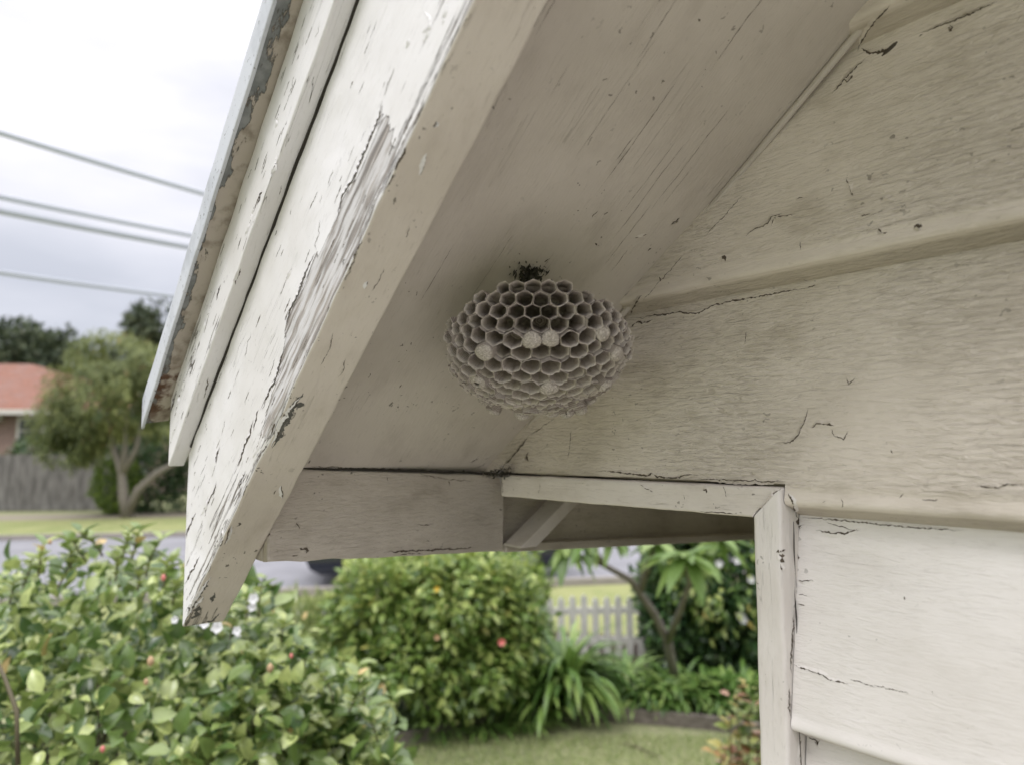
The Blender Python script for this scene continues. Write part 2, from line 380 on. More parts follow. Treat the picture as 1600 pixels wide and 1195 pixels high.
# bead of old filler where soffit and boards meet
xs = spaced(.02, .705, .02, .8, .003, .03)
sec = [(.0030*math.cos(a), .0030*math.sin(a)) for a in np.linspace(0, 2*math.pi, 9)[:-1]]
def place_b(X, A, B):
    k_ = 1+.45*vnoise(np.stack([X, X*0, X*0], 1), 45, 8)
    return np.stack([X+.4*B, -.517+A*k_, H+.488-.731*X+B*k_], 1)
V, Fc = sweep(sec, xs, place_b); mesh('filler_bead', V, Fc, M['soffit'], house, {'crack': polydist(V, [PL(onS, [(1322, 118), (1300, 150)], .002), PL(onS, [(1150, 330), (1125, 352)], .001), PL(onS, [(1020, 455), (1000, 478), (986, 493)], .0014)])})
# --- barge board, cover strip and roof edge (slope .80 over the visible length)
TB = .80
def slope_place(c):
    def f(X, A, B): return np.stack([X, A, H+c-TB*X+B], 1)
    return f
def P_on(Yv): return lambda x, y: onY(x, y, Yv)
YO = -.21
bl = P_on(YO)
def seg_sdf(V, poly):
    """signed distance (positive inside) to polygon traced on the outer face, in X,Z"""
    P = np.array(poly); q = V[:, [0, 2]]; n = len(P); d = np.full(len(q), 9.); ins = np.zeros(len(q), bool)
    for i in range(n):
        a = P[i]; b = P[(i+1) % n]; ab = b-a; t = np.clip(((q-a) @ ab)/(ab @ ab), 0, 1)
        d = np.minimum(d, np.linalg.norm(q-(a+t[:, None]*ab), axis=1))
        c_ = ((a[1] > q[:, 1]) != (b[1] > q[:, 1])) & (q[:, 0] < (b[0]-a[0])*(q[:, 1]-a[1])/(b[1]-a[1]+1e-12)+a[0]); ins ^= c_
    return np.where(ins, d, -d)
patch = [bl(x, y)[[0, 2]] for x, y in [(597, 165), (585, 215), (565, 262), (535, 310), (528, 335), (505, 385), (493, 398), (478, 440), (462, 470), (448, 500), (443, 545), (433, 590), (418, 640), (405, 680), (415, 690), (440, 640), (462, 600), (480, 560), (505, 510), (530, 455), (552, 405), (575, 350), (600, 290), (618, 240), (612, 195)]]
patch2 = [bl(x, y)[[0, 2]] for x, y in [(470, 620), (462, 628), (445, 655), (428, 690), (433, 700), (452, 665), (470, 640)]]
barge_cr = [PL(bl, p, w_) for p, w_ in [
 ([(598, 160), (592, 185), (580, 215), (562, 262), (540, 300), (528, 330), (525, 345)], .0010), ([(500, 345), (497, 372), (492, 388), (505, 395), (515, 372)], .0008),
 ([(493, 398), (480, 425), (468, 462), (450, 490), (445, 515)], .0008), ([(443, 545), (430, 590), (415, 625)], .0007), ([(660, 20), (672, 45), (665, 60)], .0006),
 ([(338, 755), (326, 785), (320, 810)], .0006), ([(345, 830), (335, 850)], .0006), ([(305, 800), (292, 838), (284, 870)], .0009), ([(312, 870), (298, 900), (285, 920)], .0007),
 ([(343, 700), (338, 725)], .0009), ([(385, 690), (378, 715)], .0009), ([(396, 660), (385, 690)], .0008), ([(456, 330), (455, 334)], .001), ([(392, 590), (386, 600)], .0006)]]
secb = rect_sec(-.252, .0, YO, .178, .0022, .0022)
xs = spaced(-2.45, .824, .15, 1, .0024, .06)
V, Fc = sweep(secb, xs, slope_place(.4765))
# plumb cut end with a slightly worn foot
e = np.clip((V[:, 0]-.81)/.014, 0, 1)
low = V[:, 2]-(H+.4765-TB*V[:, 0])          # height above lower arris
V = rough_up(V, .0007, 55, 3)
chip = np.exp(-((V[:, 0]-.585)/.03)**2)*np.exp(-(low/.006)**2)*np.exp(-((V[:, 1]-YO)/.006)**2)
V[:, 1] -= .003*chip; V[:, 2] += .002*chip
sd1 = np.maximum(seg_sdf(V, patch), -.03); sd2 = np.maximum(seg_sdf(V, patch2), -.03)
outer = V[:, 1] > YO-.003
near = .52-np.clip(low-.002, 0, 1)/.085*.42
pl = np.where(outer, np.maximum(np.clip(near, -.05, .52), np.maximum(.5+sd1*70, 0)*(sd1 > -.012)), -.5)
pl = np.where(outer & (V[:, 0] > .76), np.maximum(pl, .30), pl)
pl = np.where(outer, pl-.10+.14*vnoise(V, 9, 6), pl)
cr_ = np.where(outer, polydist(V, barge_cr), .05)
fo = mesh('barge_board', V, Fc, M['barge'], house, {'crack': cr_, 'peel': pl}); fo['label'] = 'white barge board with long strip of paint peeled to grey wood'
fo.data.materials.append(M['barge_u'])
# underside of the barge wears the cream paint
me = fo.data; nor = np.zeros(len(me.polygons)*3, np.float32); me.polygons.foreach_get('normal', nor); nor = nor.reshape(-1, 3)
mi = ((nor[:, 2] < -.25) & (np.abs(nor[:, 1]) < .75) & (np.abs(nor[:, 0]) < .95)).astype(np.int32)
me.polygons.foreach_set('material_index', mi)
und = (~outer) & (low < .01)
pk = me.attributes['peel']
und_p = lambda x, y: onY(x, y, YO)
chipu = [onY(462, 630, -.214), onY(452, 650, -.217), onY(436, 680, -.216)]
du = np.min([np.linalg.norm(V-c, axis=1) for c in chipu], axis=0)
endc = np.linalg.norm((V-np.array([.815, -.22, H-.175]))*np.array([1, .9, 1]), axis=1)
plu = np.where(low < .012, np.maximum(np.maximum(.35-du*55+.6*np.exp(-(du/.012)**2), .62-endc*14)-.1, -.3), pl)
pl2 = np.where(low < .0015, plu, pl); pk.data.foreach_set('value', pl2.astype(np.float32))

secs = rect_sec(YO-.0005, .0, -.1945, .072, .0018, .0022)
xs = spaced(-2.45, .842, .15, 1, .0024, .06)
V, Fc = sweep(secs, xs, slope_place(.6545)); V = rough_up(V, .0006, 40, 9)
low = V[:, 2]-(H+.6545-TB*V[:, 0]); out_ = V[:, 1] > -.1965
pl = np.where(out_, np.where(V[:, 0] > .74, .26, .08)+.14*vnoise(V, 11, 7)+np.where(low < .02, .10, 0), np.where(low < .003, -.22, -.2))
sp = P_on(-.1945)
V_cr = [PL(sp, p, w_) for p, w_ in [([(275, 640), (268, 668), (262, 700)], .0009), ([(330, 480), (312, 520), (300, 555)], .0006), ([(440, 230), (432, 260)], .0007), ([(395, 330), (385, 360), (380, 375)], .0006), ([(302, 570), (290, 600)], .0006)]]
mesh('cover_strip', V, Fc, M['barge'], house, {'crack': polydist(V, V_cr), 'peel': pl})['label'] = 'narrow white cover strip nailed along the top of the barge board'
# dark joint between strip and barge
xs = spaced(-2.45, .815, .2, 1, .004, .06)
k = NT('dark_gap_dirt'); M['gap'] = k.fin((.03, .026, .02), .9)
secg = rect_sec(YO-.003, -.0035, YO+.0022, .001, .0008, .002)
V, Fc = sweep(secg, xs, slope_place(.6545)); V[:, 1] += .0006*vnoise(V, 60, 5)-.0006; V[:, 2] += .0009*vnoise(V, 70, 6)+.0012
mesh('dirt_seam', V, Fc, M['gap'], house)
# roof edge: metal capping with a painted underside that has flaked to grey
k = NT('galvanised_roof_capping'); o = k.obj(); n1 = k.noise(o, 18, 5, .6)
c = k.mix(k.ss(n1, .4, .7), (.58, .60, .64), (.42, .44, .47)); c = k.mix(k.ss(k.noise(o, 240, 3), .62, .72), c, (.20, .20, .20))
M['metal'] = k.fin(c, .5, k.noise(o, 60, 4), .0006, .6, spec=.5)
k = NT('roof_underside_flaking'); o = k.obj(); v = k.map(o, rot=(0, -math.atan(.8), 0)); 
f = k.math('ADD', k.attr('peel'), k.math('MULTIPLY', k.math('SUBTRACT', k.noise(k.map(v, scale=(45, 120, 120)), 1, 5, .6), .5), 1.0))
pm = k.ss(f, .49, .51); pc = k.mix(k.ss(k.noise(v, 60, 5), .45, .7), (.47, .42, .355), (.27, .23, .18))
gc = k.mix(k.ss(k.noise(v, 90, 5), .35, .7), (.17, .18, .175), (.27, .28, .27))
ed = k.math('MULTIPLY', k.ss(f, .45, .5), k.ss(f, .55, .5)); c = k.mix(pm, pc, gc); c = k.mix(k.math('MULTIPLY', ed, .7), c, (.07, .06, .045))
rust = k.math('MULTIPLY', k.ss(k.attr('rust'), .2, .8), k.ss(k.noise(v, 70, 4), .4, .6)); c = k.mix(rust, c, (.10, .045, .02))
M['roofunder'] = k.fin(c, .7, k.math('SUBTRACT', k.noise(v, 120, 4), pm), .0008, .9)
roof = empty('roof_slope', (0, 0, 0), None, None); roof.parent = house; roof.matrix_parent_inverse = Matrix.Translation(-Vector(house.location))
for kx in ('label', 'category'):
    if kx in roof: del roof[kx]
bpy.data.objects.remove(roof)
xs = spaced(-2.5, .872, .15, 1, .0026, .06)
sec = [(-.20, .728-.654)]+[(a, .0735-.0045*((a+.20)/.026)) for a in np.linspace(-.1955, -.1765, 10)]
sec = [(a, b) for a, b in sec]
Vu, Fu = sweep(sec, xs, slope_place(.6545), closed=False)
Vu[:, 2] += .0007*vnoise(Vu, 50, 4)
e0 = (Vu[:, 1]+.1955)/.019
pe = .12+e0*.62+.25*vnoise(Vu*np.array([1, .2, 1]), 10, 12)+.25*np.exp(-((Vu[:, 0]-.40)/.05)**2)*(e0 > -.1)
mesh('verge_lining', Vu, Fu, M['roofunder'], house, {'peel': pe, 'rust': np.exp(-((Vu[:, 0]-.835)/.035)**2)})['label'] = 'narrow strip under the roof edge flaked to dark grey metal'
secr = rect_sec(-.1765, .0655, -.1735, .0985, .0010, .004)
V, Fc = sweep(secr, spaced(-2.5, .874, .15, 1, .006, .1), slope_place(.6545)); V = rough_up(V, .0006, 25, 4)
mesh('roof_capping', V, Fc, M['metal'], house)
# roof sheet above: two slopes meeting at the ridge
xr = -2.45; zr = H+.6545+.098-TB*xr
V = []; 
def slab(x0, z0, x1, z1, y0, y1, th):
    return np.array([(x0, y0, z0), (x1, y0, z1), (x1, y1, z1), (x0, y1, z0), (x0, y0, z0-th), (x1, y0, z1-th), (x1, y1, z1-th), (x0, y1, z0-th)]), np.array([(0, 1, 2, 3), (4, 7, 6, 5), (0, 4, 5, 1), (1, 5, 6, 2), (2, 6, 7, 3), (3, 7, 4, 0)])
za = H+.6545+.0975-TB*.868
V, Fc = merge([slab(xr, zr, .868, za, -.1772, -6.5, .02), slab(xr-3.32, za, xr-.001, zr, -.1772, -6.5, .02)])
mesh('roof', V, Fc, M['metal'], house, smooth=False)
# --- fascia, end board, eave lining, brace
TL = .045
fas_cr = [([onX(x, y, .70) for x, y in p], w_) for p, w_ in [
 ([(650, 731), (700, 734), (733, 737)], .0006), ([(600, 862), (680, 858), (745, 854)], .0007), ([(440, 758), (442, 775)], .0010), ([(700, 752), (702, 760)], .0010), ([(605, 745), (606, 750)], .001),
 ([(640, 748), (680, 758), (720, 760)], .0004), ([(788, 770), (790, 800), (791, 850)], .0008), ([(470, 855), (476, 862)], .002), ([(725, 733), (726, 738)], .0015)]]
def place_f(X, A, B): return np.stack([A, -X, H+B-TL*(X-.25)], 1)
sec = rect_sec(.70, -.107, .715, -.0185, .0018, .0024)
V, Fc = sweep(sec, spaced(.2523, .531, .2, .6, .0026, .02), place_f); V = rough_up(V, .0009, 45, 5); V[:, 2] += np.where(V[:, 2] < H-.09, .0012*vnoise(V, 60, 4), 0)
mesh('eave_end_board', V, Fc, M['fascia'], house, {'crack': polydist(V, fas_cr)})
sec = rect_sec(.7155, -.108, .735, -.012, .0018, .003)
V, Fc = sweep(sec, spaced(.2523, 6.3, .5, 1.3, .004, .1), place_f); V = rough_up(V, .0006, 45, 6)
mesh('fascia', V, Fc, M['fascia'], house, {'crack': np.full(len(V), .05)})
V, Fc = sweep(rect_sec(.7005, -.1085, .7155, -.0985, .0015, .003), spaced(.534, 6.3, .5, 1.3, .004, .1), place_f)
mesh('fascia_lip', V, Fc, M['fascia'], house, {'crack': np.full(len(V), .05)})
# a dark joint above the end board
V, Fc = sweep(rect_sec(.6985, -.0190, .703, -.0165, .0006, .002), spaced(.225, .50, .2, .6, .004, .02), place_f); V[:, 2] += .0009*vnoise(V, 60, 3)+.0004
mesh('dirt_seam', V, Fc, M['gap'], house)
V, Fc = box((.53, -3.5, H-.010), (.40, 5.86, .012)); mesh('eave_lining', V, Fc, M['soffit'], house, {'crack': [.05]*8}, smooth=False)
A_ = np.array(onX(818, 853, .675)); B_ = np.array(onX(888, 780, .675)); d = (B_-A_)/np.linalg.norm(B_-A_); nx = np.cross(d, [1, 0, 0])
B2 = B_+d*.02
V, Fc = sweep(rect_sec(-.0125, -.010, .0125, .024, .0015, .003), np.linspace(0, np.linalg.norm(B2-A_), 30), lambda X, A, B: A_[None]+X[:, None]*d[None]+A[:, None]*np.array([0, -1, 0.])[None]+B[:, None]*np.array([1., 0, 0])[None])
mesh('brace', V, Fc, M['trim'], house, {'crack': np.full(len(V), .05)})['label'] = 'short diagonal brace behind the eave corner'
# --- mitred architrave: head trim and corner board
YT = -.501
tr = lambda x, y: onY(x, y, YT)
trim_cr = [PL(tr, p, w_) for p, w_ in [([(843, 752), (841, 768)], .0006), ([(1000, 760), (1012, 764), (1020, 768)], .0005), ([(1068, 770), (1072, 782)], .0005), ([(1100, 765), (1104, 775)], .0012),
   ([(1180, 802), (1224, 757)], .0008), ([(1130, 758), (1136, 774)], .0004)]]
p0 = tr(788, 742); p1 = tr(1226, 757)
za_, zb_ = H-.0293, H-.0530
def mitre(V, sgn):
    """cut back along the 45 degree line in X,Z"""
    return V
xin, xout = .3425, .3185     # corner board reaches from x=.3185 (house side) to .3435 (opening)
sec = rect_sec(-.527, zb_-H, YT, za_-H, .002, .002)
n_ = 200; V, Fc = sweep(sec, spaced(xout, .664, .2, 1, .0022, .02), lambda X, A, B: np.stack([X, A, H+B], 1), caps=True)
t_ = (V[:, 2]-zb_)/(za_-zb_)                     # 0 at foot, 1 at top : mitre runs from foot/xin to top/xout
lim = xin+(xout-xin)*np.clip(t_, 0, 1)+.0004
V[:, 0] = np.maximum(V[:, 0], lim); V = rough_up(V, .0005, 60, 4)
V[:, 1] += .0007*vnoise(V*np.array([1, 0, 1]), 30, 4)
mesh('head_trim', V, Fc, M['trim'], house, {'crack': polydist(V, trim_cr)})
sec = rect_sec(xout, -.545, xin, YT, .0028, .002)
post_cr = [([onY(x, y, YT) for x, y in p], w_) for p, w_ in [([(1213, 862), (1220, 868), (1217, 880)], .0022), ([(1217, 880), (1220, 900)], .0005), ([(1210, 868), (1214, 866)], .001), ([(1180, 802), (1224, 757)], .0008), ([(1196, 1065), (1197, 1068)], .001)]]
post_cr += [([np.array([xout, y_, H+z_]) for y_, z_ in p], w_) for p, w_ in [([(-.512, -.10), (-.514, -.14)], .0004), ([(-.516, -.035), (-.518, -.05)], .0008)]]
zs = spaced(-2.1, -.0293, -.32, 0, .0024, .06)
V, Fc = sweep(sec, zs, lambda X, A, B: np.stack([A, B, H+X], 1))
t_ = (xin-V[:, 0])/(xin-xout); lim = zb_+(za_-zb_)*np.clip(t_, 0, 1)-.0004
V[:, 2] = np.minimum(V[:, 2], lim); V = rough_up(V, .0005, 50, 7)
mesh('corner_board', V, Fc, M['post'], house, {'crack': polydist(V, post_cr)})
# crack line of open filler between boards and corner board, wandering
k = NT('dark_crack_filler')
xs_ = np.linspace(-.30, -.055, 120)
pts = np.stack([np.full(120, .3165)+.0012*vnoise(np.stack([xs_, xs_*0, xs_*0], 1), 60, 2), np.full(120, -.5145), H+xs_], 1)
rad = np.clip(.0003+.0007*vnoise(pts, 40, 3), .0001, .001)
V, Fc = tube(pts, rad, 6); mesh('dirt_seam', V, Fc, M['gap'], house)
xs_ = np.linspace(.345, .70, 150)
pts = np.stack([xs_, np.full(150, -.5125), H-.0285+.0006*vnoise(np.stack([xs_, xs_*0, xs_*0], 1), 50, 2)], 1)
V, Fc = tube(pts, np.clip(.0004+.0007*vnoise(pts, 30, 5), .0001, .0012), 6); mesh('dirt_seam', V, Fc, M['gap'], house)
# side wall of the house and rest of the outline (out of sight, keeps light real)
V, Fc = merge([box((.325, -3.5, H-1.075), (.03, 5.9, 2.15)), box((-5.2, -3.5, H-1.0), (.03, 5.9, 2.3)), box((-2.4, -6.45, H-.8), (5.5, .03, 2.6))])
mesh('side_wall', V, Fc, M['trim'], house, smooth=False)
# small nail heads on the boards
k = NT('painted_nail_head'); M['nail'] = k.fin((.74, .71, .67), .6)
for (x, y, Yv) in [(1306, 1055, -.5148)]:
    c = onY(x, y, Yv)
    V, Fc = tube([c+np.array([0, -.002, 0]), c+np.array([0, .0000, 0]), c+np.array([0, .0004, 0])], [.0048, .0045, .0036], 14); mesh('nail_head', V, Fc, M['nail'], house)

# ------------------------------------------------------------------ wasp nest
AX = -np.array([.731, 0, 1]); AX /= np.linalg.norm(AX)
anchor = onS(828, 430)
def build_nest():
    ax = AX-CR*.34-CF*.17; ax /= np.linalg.norm(ax)
    e1 = CR-ax*(CR @ ax); e1 /= np.linalg.norm(e1); e2 = np.cross(ax, e1)
    if e2 @ CU < 0: e2 = -e2
    RS, HZ, SQ = .0805, .043, 1.0
    cen = CAM+ray(NEST_C[0], NEST_C[1])*NEST_D-ax*.010
    pitch = .0150; s = pitch/math.sqrt(3)
    PH = 1.36*RS
    def surf(u, v, r):      # 2D comb coords -> point on a squashed dome, r = radial scale offset in metres
        rho = math.hypot(u, v); ph = rho/RS*1.0; ca, sa = (u/rho, v/rho) if rho > 1e-9 else (1, 0)
        p = np.array([math.sin(ph)*ca*RS, math.sin(ph)*sa*RS*.97, math.cos(ph)*HZ])
        nrm = np.array([p[0]/RS**2, p[1]/RS**2, p[2]/HZ**2]); nrm /= np.linalg.norm(nrm)
        nrm = nrm*.75+np.array([0, 0, .25]); nrm /= np.linalg.norm(nrm)
        # pinch inwards as it goes down so the cells taper
        q = p+nrm*r
        if r < 0: q[:2] *= (1+r*9)
        return cen+e1*q[0]+e2*q[1]+ax*(q[2]-.012)
    cells = []
    for j in range(-10, 11):
        for i in range(-12, 13):
            u = (i+.5*(j & 1))*pitch; v = j*s*1.5
            lim = PH*(1+.02*math.sin(3*math.atan2(v, u)+1)+.015*math.sin(5*math.atan2(v, u)))-(.009 if v > .045 else 0)
            if math.hypot(u, v) < lim: cells.append((u, v, i, j))
    def proj(P): d = P-CAM; z = d @ CF; return np.array([CX+F_PX*(d @ CR)/z, CY-F_PX*(d @ CU)/z])
    cp = np.array([proj(surf(c[0], c[1], 0)) for c in cells])
    capsP = [(833, 516, 1), (769, 548, 1), (934, 522, 1), (845, 603, 1), (748, 588, 2), (935, 600, 2), (957, 556, 1), (757, 622, 2), (773, 634, 1), (815, 646, 1), (862, 643, 2), (884, 636, 1), (925, 622, 1), (905, 630, 1)]
    cap = {}; rim_tall = []
    for x, y, kd in capsP:
        d = np.hypot(cp[:, 0]-x, cp[:, 1]-y); 
        for q in cap: d[q] = 1e9
        rh = np.array([math.hypot(c[0], c[1]) for c in cells]); d[rh > PH*.93] += 12
        q = int(np.argmin(d)); cap[q] = kd
        if (x, y) == (833, 516):
            for q2, c in enumerate(cells):
                if c[3] == cells[q][3] and c[2] == cells[q][2]+1: cap[q2] = 1
                if c[3] == cells[q][3] and c[2] in (cells[q][2]-1, cells[q][2]-2, cells[q][2]+2, cells[q][2]+3): rim_tall.append(q2)
    tall = {}
    for x, y in [(780, 525), (807, 527), (893, 516), (917, 507), (735, 560), (745, 575)]:
        tall[int(np.argmin(np.hypot(cp[:, 0]-x, cp[:, 1]-y)))] = .004
    for q2 in rim_tall: tall[q2] = .0035
    def jit(u, v, a=.0011):
        h1 = math.sin(round(u*4000)*12.9898+round(v*4000)*78.233)*43758.5453; h2 = math.sin(round(u*4000)*39.425+round(v*4000)*11.135)*24634.63
        return u+a*((h1-math.floor(h1))-.5)*2, v+a*((h2-math.floor(h2))-.5)*2
    V = []; Fq = []; ring = []; lip = []
    capparts = []
    nsub = 3; DEP = .026
    for ci, (u, v, i, j) in enumerate(cells):
        rho = math.hypot(u, v)
        hgt = .0012*math.sin(i*2.3+j*1.7)+.0010*rng.uniform(-1, 1)+tall.get(ci, 0)+(.003 if ci in cap else 0)
        hgt += .0026*float(vnoise(np.array([u, v, .3]), 42, 3))+.0045*math.exp(-((v-.010)/.010)**2)*(1-rho/PH)
        hgt -= .004*max(0, rho/PH-.85)/.15
        cr6 = []
        for q in range(6):
            a = R_(60*q+30); cu, cv = jit(u+s*math.cos(a), v+s*math.sin(a)); cr6.append((cu, cv))
        per = []
        for q in range(6):
            a, b = cr6[q], cr6[(q+1) % 6]
            for t in range(nsub):
                f = (t+.0)/nsub; per.append((a[0]+(b[0]-a[0])*f, a[1]+(b[1]-a[1])*f))
        m = len(per); base = len(V)
        out = [(u+(a-u)*.985, v+(b-v)*.985) for a, b in per]
        inn = []
        for a, b in per:
            du, dv = a-u, b-v; l = math.hypot(du, dv); k_ = (l-.00045-.00022*rng.uniform(-1, 1))/l
            # round the corners of the mouth a little
            k_ *= min(1.0, (pitch*.5*1.135)/l); inn.append((u+du*k_, v+dv*k_))
        rimn = [.0008*rng.uniform(-1, 1) for _ in range(m)]
        levels = [(out, -DEP, 0), (out, -DEP*.5, 0), (out, hgt-.0006, 0), (None, hgt, 1), (inn, hgt-.0006, 1), (inn, hgt-.003, .25), (inn, hgt-.007, 0), (inn, hgt-.012, 0), (inn, hgt-.017, 0)]
        for arr, r, lp in levels:
            for q in range(m):
                if arr is None: a = ((out[q][0]+inn[q][0])/2, (out[q][1]+inn[q][1])/2)
                else: a = arr[q]
                rr = r+(rimn[q] if abs(r-hgt) < .001 else 0)
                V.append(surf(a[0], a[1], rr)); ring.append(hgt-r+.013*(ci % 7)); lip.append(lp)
        for l_ in range(len(levels)-1):
            for q in range(m):
                q2 = (q+1) % m; Fq.append((base+l_*m+q, base+l_*m+q2, base+(l_+1)*m+q2, base+(l_+1)*m+q))
        # floor of the cell
        V.append(surf(u, v, hgt-.0185)); ring.append(.02); lip.append(0); ce = len(V)-1; b0 = base+(len(levels)-1)*m
        for q in range(m): Fq.append((b0+q, b0+(q+1) % m, ce, ce))
        if ci in cap:
            kd = cap[ci]; PV = []; PF = []; nr = 7; rmax = pitch*.52
            hh = rng.uniform(.0034, .0056) if kd == 1 else .0032
            for a_ in range(nr+1):
                t = a_/nr
                rr = rmax*math.sin(t*math.pi/2) if kd == 1 else rmax*(.42+.58*t)
                zz = hgt+hh*math.cos(t*math.pi/2)-.0002 if kd == 1 else hgt+hh*math.cos((.28+.72*t)*math.pi/2)
                for q in range(18):
                    an = q*2*math.pi/18; w_ = 1+.05*math.sin(3*an+ci)+(.10*math.sin(5*an+ci)*(1-t) if kd == 2 else 0)
                    PV.append(surf(u+rr*w_*math.cos(an), v+rr*w_*math.sin(an), zz+.00025*rng.uniform(-1, 1)))
            for a_ in range(nr):
                for q in range(18): PF.append((a_*18+q, a_*18+(q+1) % 18, (a_+1)*18+(q+1) % 18, (a_+1)*18+q))
            if kd == 2:
                # torn rim turns inwards
                o0 = len(PV)
                for q in range(18):
                    an = q*2*math.pi/18; PV.append(surf(u+rmax*.36*math.cos(an), v+rmax*.36*math.sin(an), hgt+.0008))
                for q in range(18): PF.append((o0+q, o0+(q+1) % 18, (q+1) % 18, q))
            capparts.append((np.array(PV), np.array(PF)))
    Fa = np.array(Fq); tri = Fa[:, 2] == Fa[:, 3]
    # papery back of the comb
    BV = []; BF = []
    nb, na = 10, 48
    for a_ in range(nb+1):
        t = a_/nb
        for q in range(na):
            an = q*2*math.pi/na; rr = PH*.88*t
            P0 = surf(rr*math.cos(an), rr*math.sin(an), -.0225*(1-.75*t**6)); BV.append(P0)
    for a_ in range(nb):
        for q in range(na): BF.append((a_*na+q, (a_+1)*na+q, (a_+1)*na+(q+1) % na, a_*na+(q+1) % na))
    return (np.array(V), [Fa[~tri], Fa[tri][:, :3]], np.array(ring), np.array(lip)), capparts, (np.array(BV), np.array(BF)), cen, ax
NEST_C = (842, 559); NEST_D = .592
comb, caps_, back, ncen, nax = build_nest()
k = NT('wasp_paper'); o = k.obj()
rg = k.attr('ring'); rr_ = k.math('ADD', k.math('MULTIPLY', rg, 900.0*2*math.pi/1.0), k.math('MULTIPLY', k.noise(o, 120, 3), 9.0))
wv = k.math('SINE', rr_); big = k.noise(o, 45, 4, .6)
col = k.ramp(k.math('ADD', k.math('MULTIPLY', wv, .16), big), [(.25, (.23, .19, .17)), (.5, (.39, .34, .305)), (.8, (.55, .495, .45))])
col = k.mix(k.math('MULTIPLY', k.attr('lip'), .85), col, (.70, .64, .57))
col = k.mix(k.ss(k.noise(o, 900, 2), .6, .75, 0, .5), col, (.12, .09, .07))
M['paper'] = k.fin(col, .9, k.math('ADD', k.math('MULTIPLY', wv, .3), k.math('MULTIPLY', k.noise(o, 1100, 3, .7), .8)), .0004, 1.0, spec=.15)
k = NT('cell_cap_silk'); o = k.obj(); f1 = k.noise(o, 750, 4, .75, .5)
M['cap'] = k.fin(k.mix(k.ss(f1, .38, .68), (.34, .30, .26), (.66, .61, .55)), .95, f1, .0008, 1.0, spec=.1)
k = NT('black_resin'); o = k.obj(); M['resin'] = k.fin(k.mix(k.noise(o, 300, 4), (.012, .012, .008), (.05, .045, .028)), .55, k.noise(o, 400, 4), .001, 1)
nest = empty('wasp_nest', anchor, 'grey papery wasp nest with open hexagonal cells hanging from the soffit', 'wasp nest')
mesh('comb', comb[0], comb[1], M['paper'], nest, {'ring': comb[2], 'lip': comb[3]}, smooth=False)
mesh('comb_back', back[0], back[1], M['paper'], nest, {'ring': back[0][:, 2]*.3, 'lip': back[0][:, 2]*0})
for V, Fc in caps_: mesh('cell_cap', V, Fc, M['cap'], nest)
top = ncen-nax*.002
V, Fc = tube([anchor-AX*.004, anchor+AX*.004, (anchor*.6+top*.4), top+nax*.004], [.0042, .0026, .0024, .006], 10); V = rough_up(V, .0008, 300, 3)
mesh('stalk', V, Fc, M['resin'], nest)
# ragged dark resin smear round the stalk
PV = []; PF = []; 
s1 = np.array([1, 0, -.731]); s1 /= np.linalg.norm(s1); s2 = np.array([0, 1., 0])
for q in range(150):
    a = rng.normal(0, 1, 2)*np.array([.0050, .0058]); 
    if q > 120: a = rng.normal(0, 1, 2)*np.array([.010, .012])
    c = anchor+s1*(a[0]-.001)+s2*(a[1]+.001)+AX*rng.uniform(.0004, .0032 if q < 110 else .0008)
    th = rng.normal(-.6, .6); l = rng.uniform(.0012, .0052)*(1 if q < 110 else .45); wd = l*rng.uniform(.18, .5)
    d1 = (s1*math.cos(th)+s2*math.sin(th)); d2 = np.cross(d1, AX)+AX*rng.normal(0, .3); b0 = len(PV)
    for sgn1, sgn2, up in ((-1, 0, 0), (0, -1, .0004), (1, 0, .0004), (0, 1, 0)):
        PV.append(c+d1*l*sgn1+d2*wd*sgn2+AX*up)
    PV.append(c-AX*.0012)
    PF += [(b0, b0+1, b0+2, b0+3)]
mesh('resin_smear', np.array(PV), np.array(PF), M['resin'], nest, smooth=False)
# cobweb and debris clump in the eave corner
cwc = onX(779, 739, .655)
cw = empty('cobweb_clump', cwc, 'small black clump of cobweb and dirt in the corner under the soffit', 'cobweb')
PV = []; PF = []
for q in range(240):
    a = rng.normal(0, 1, 3)*np.array([.003, .0085, .0022]); c = cwc+a+np.array([0, 0, -.10*a[1]*2])*.3+np.array([-.001, 0, .0])
    d1 = rng.normal(0, 1, 3); d1 /= np.linalg.norm(d1); d2 = np.cross(d1, rng.normal(0, 1, 3)); d2 /= np.linalg.norm(d2); l = rng.uniform(.0008, .0035); b0 = len(PV)
    PV += [c-d1*l, c+d2*l*.35, c+d1*l, c-d2*l*.35]; PF.append((b0, b0+1, b0+2, b0+3))
mesh('debris', np.array(PV), np.array(PF), M['resin'], cw, smooth=False)
PV = []
parts = []
k = NT('cobweb_silk'); M['silk'] = k.fin((.42, .40, .38), .8)
for q in range(16):
    a = cwc+rng.normal(0, .006, 3); b = cwc+np.array([-.002, rng.uniform(-.02, .02), rng.uniform(-.02, .012)]); parts.append(tube(lerp(a, b, 3), .00018, 4))
V, Fc = merge(parts); mesh('threads', V, Fc, M['silk'], cw)
# dead insect stuck high at the board end
ic = onY(1391, 76, -.511)
V, Fc = tube([ic+np.array([.006, 0, -.003]), ic+np.array([.003, 0, -.0015]), ic, ic+np.array([-.003, .0, .0016]), ic+np.array([-.005, 0, .0026])], [.0004, .0012, .0014, .0012, .0004], 9)
k = NT('dry_insect_case'); M['cocoon'] = k.fin((.05, .04, .028), .7)
cc = mesh('insect_cocoon', V, Fc, M['cocoon']); tag(cc, 'tiny dark insect cocoon under the uppermost board edge near the soffit', 'cocoon')

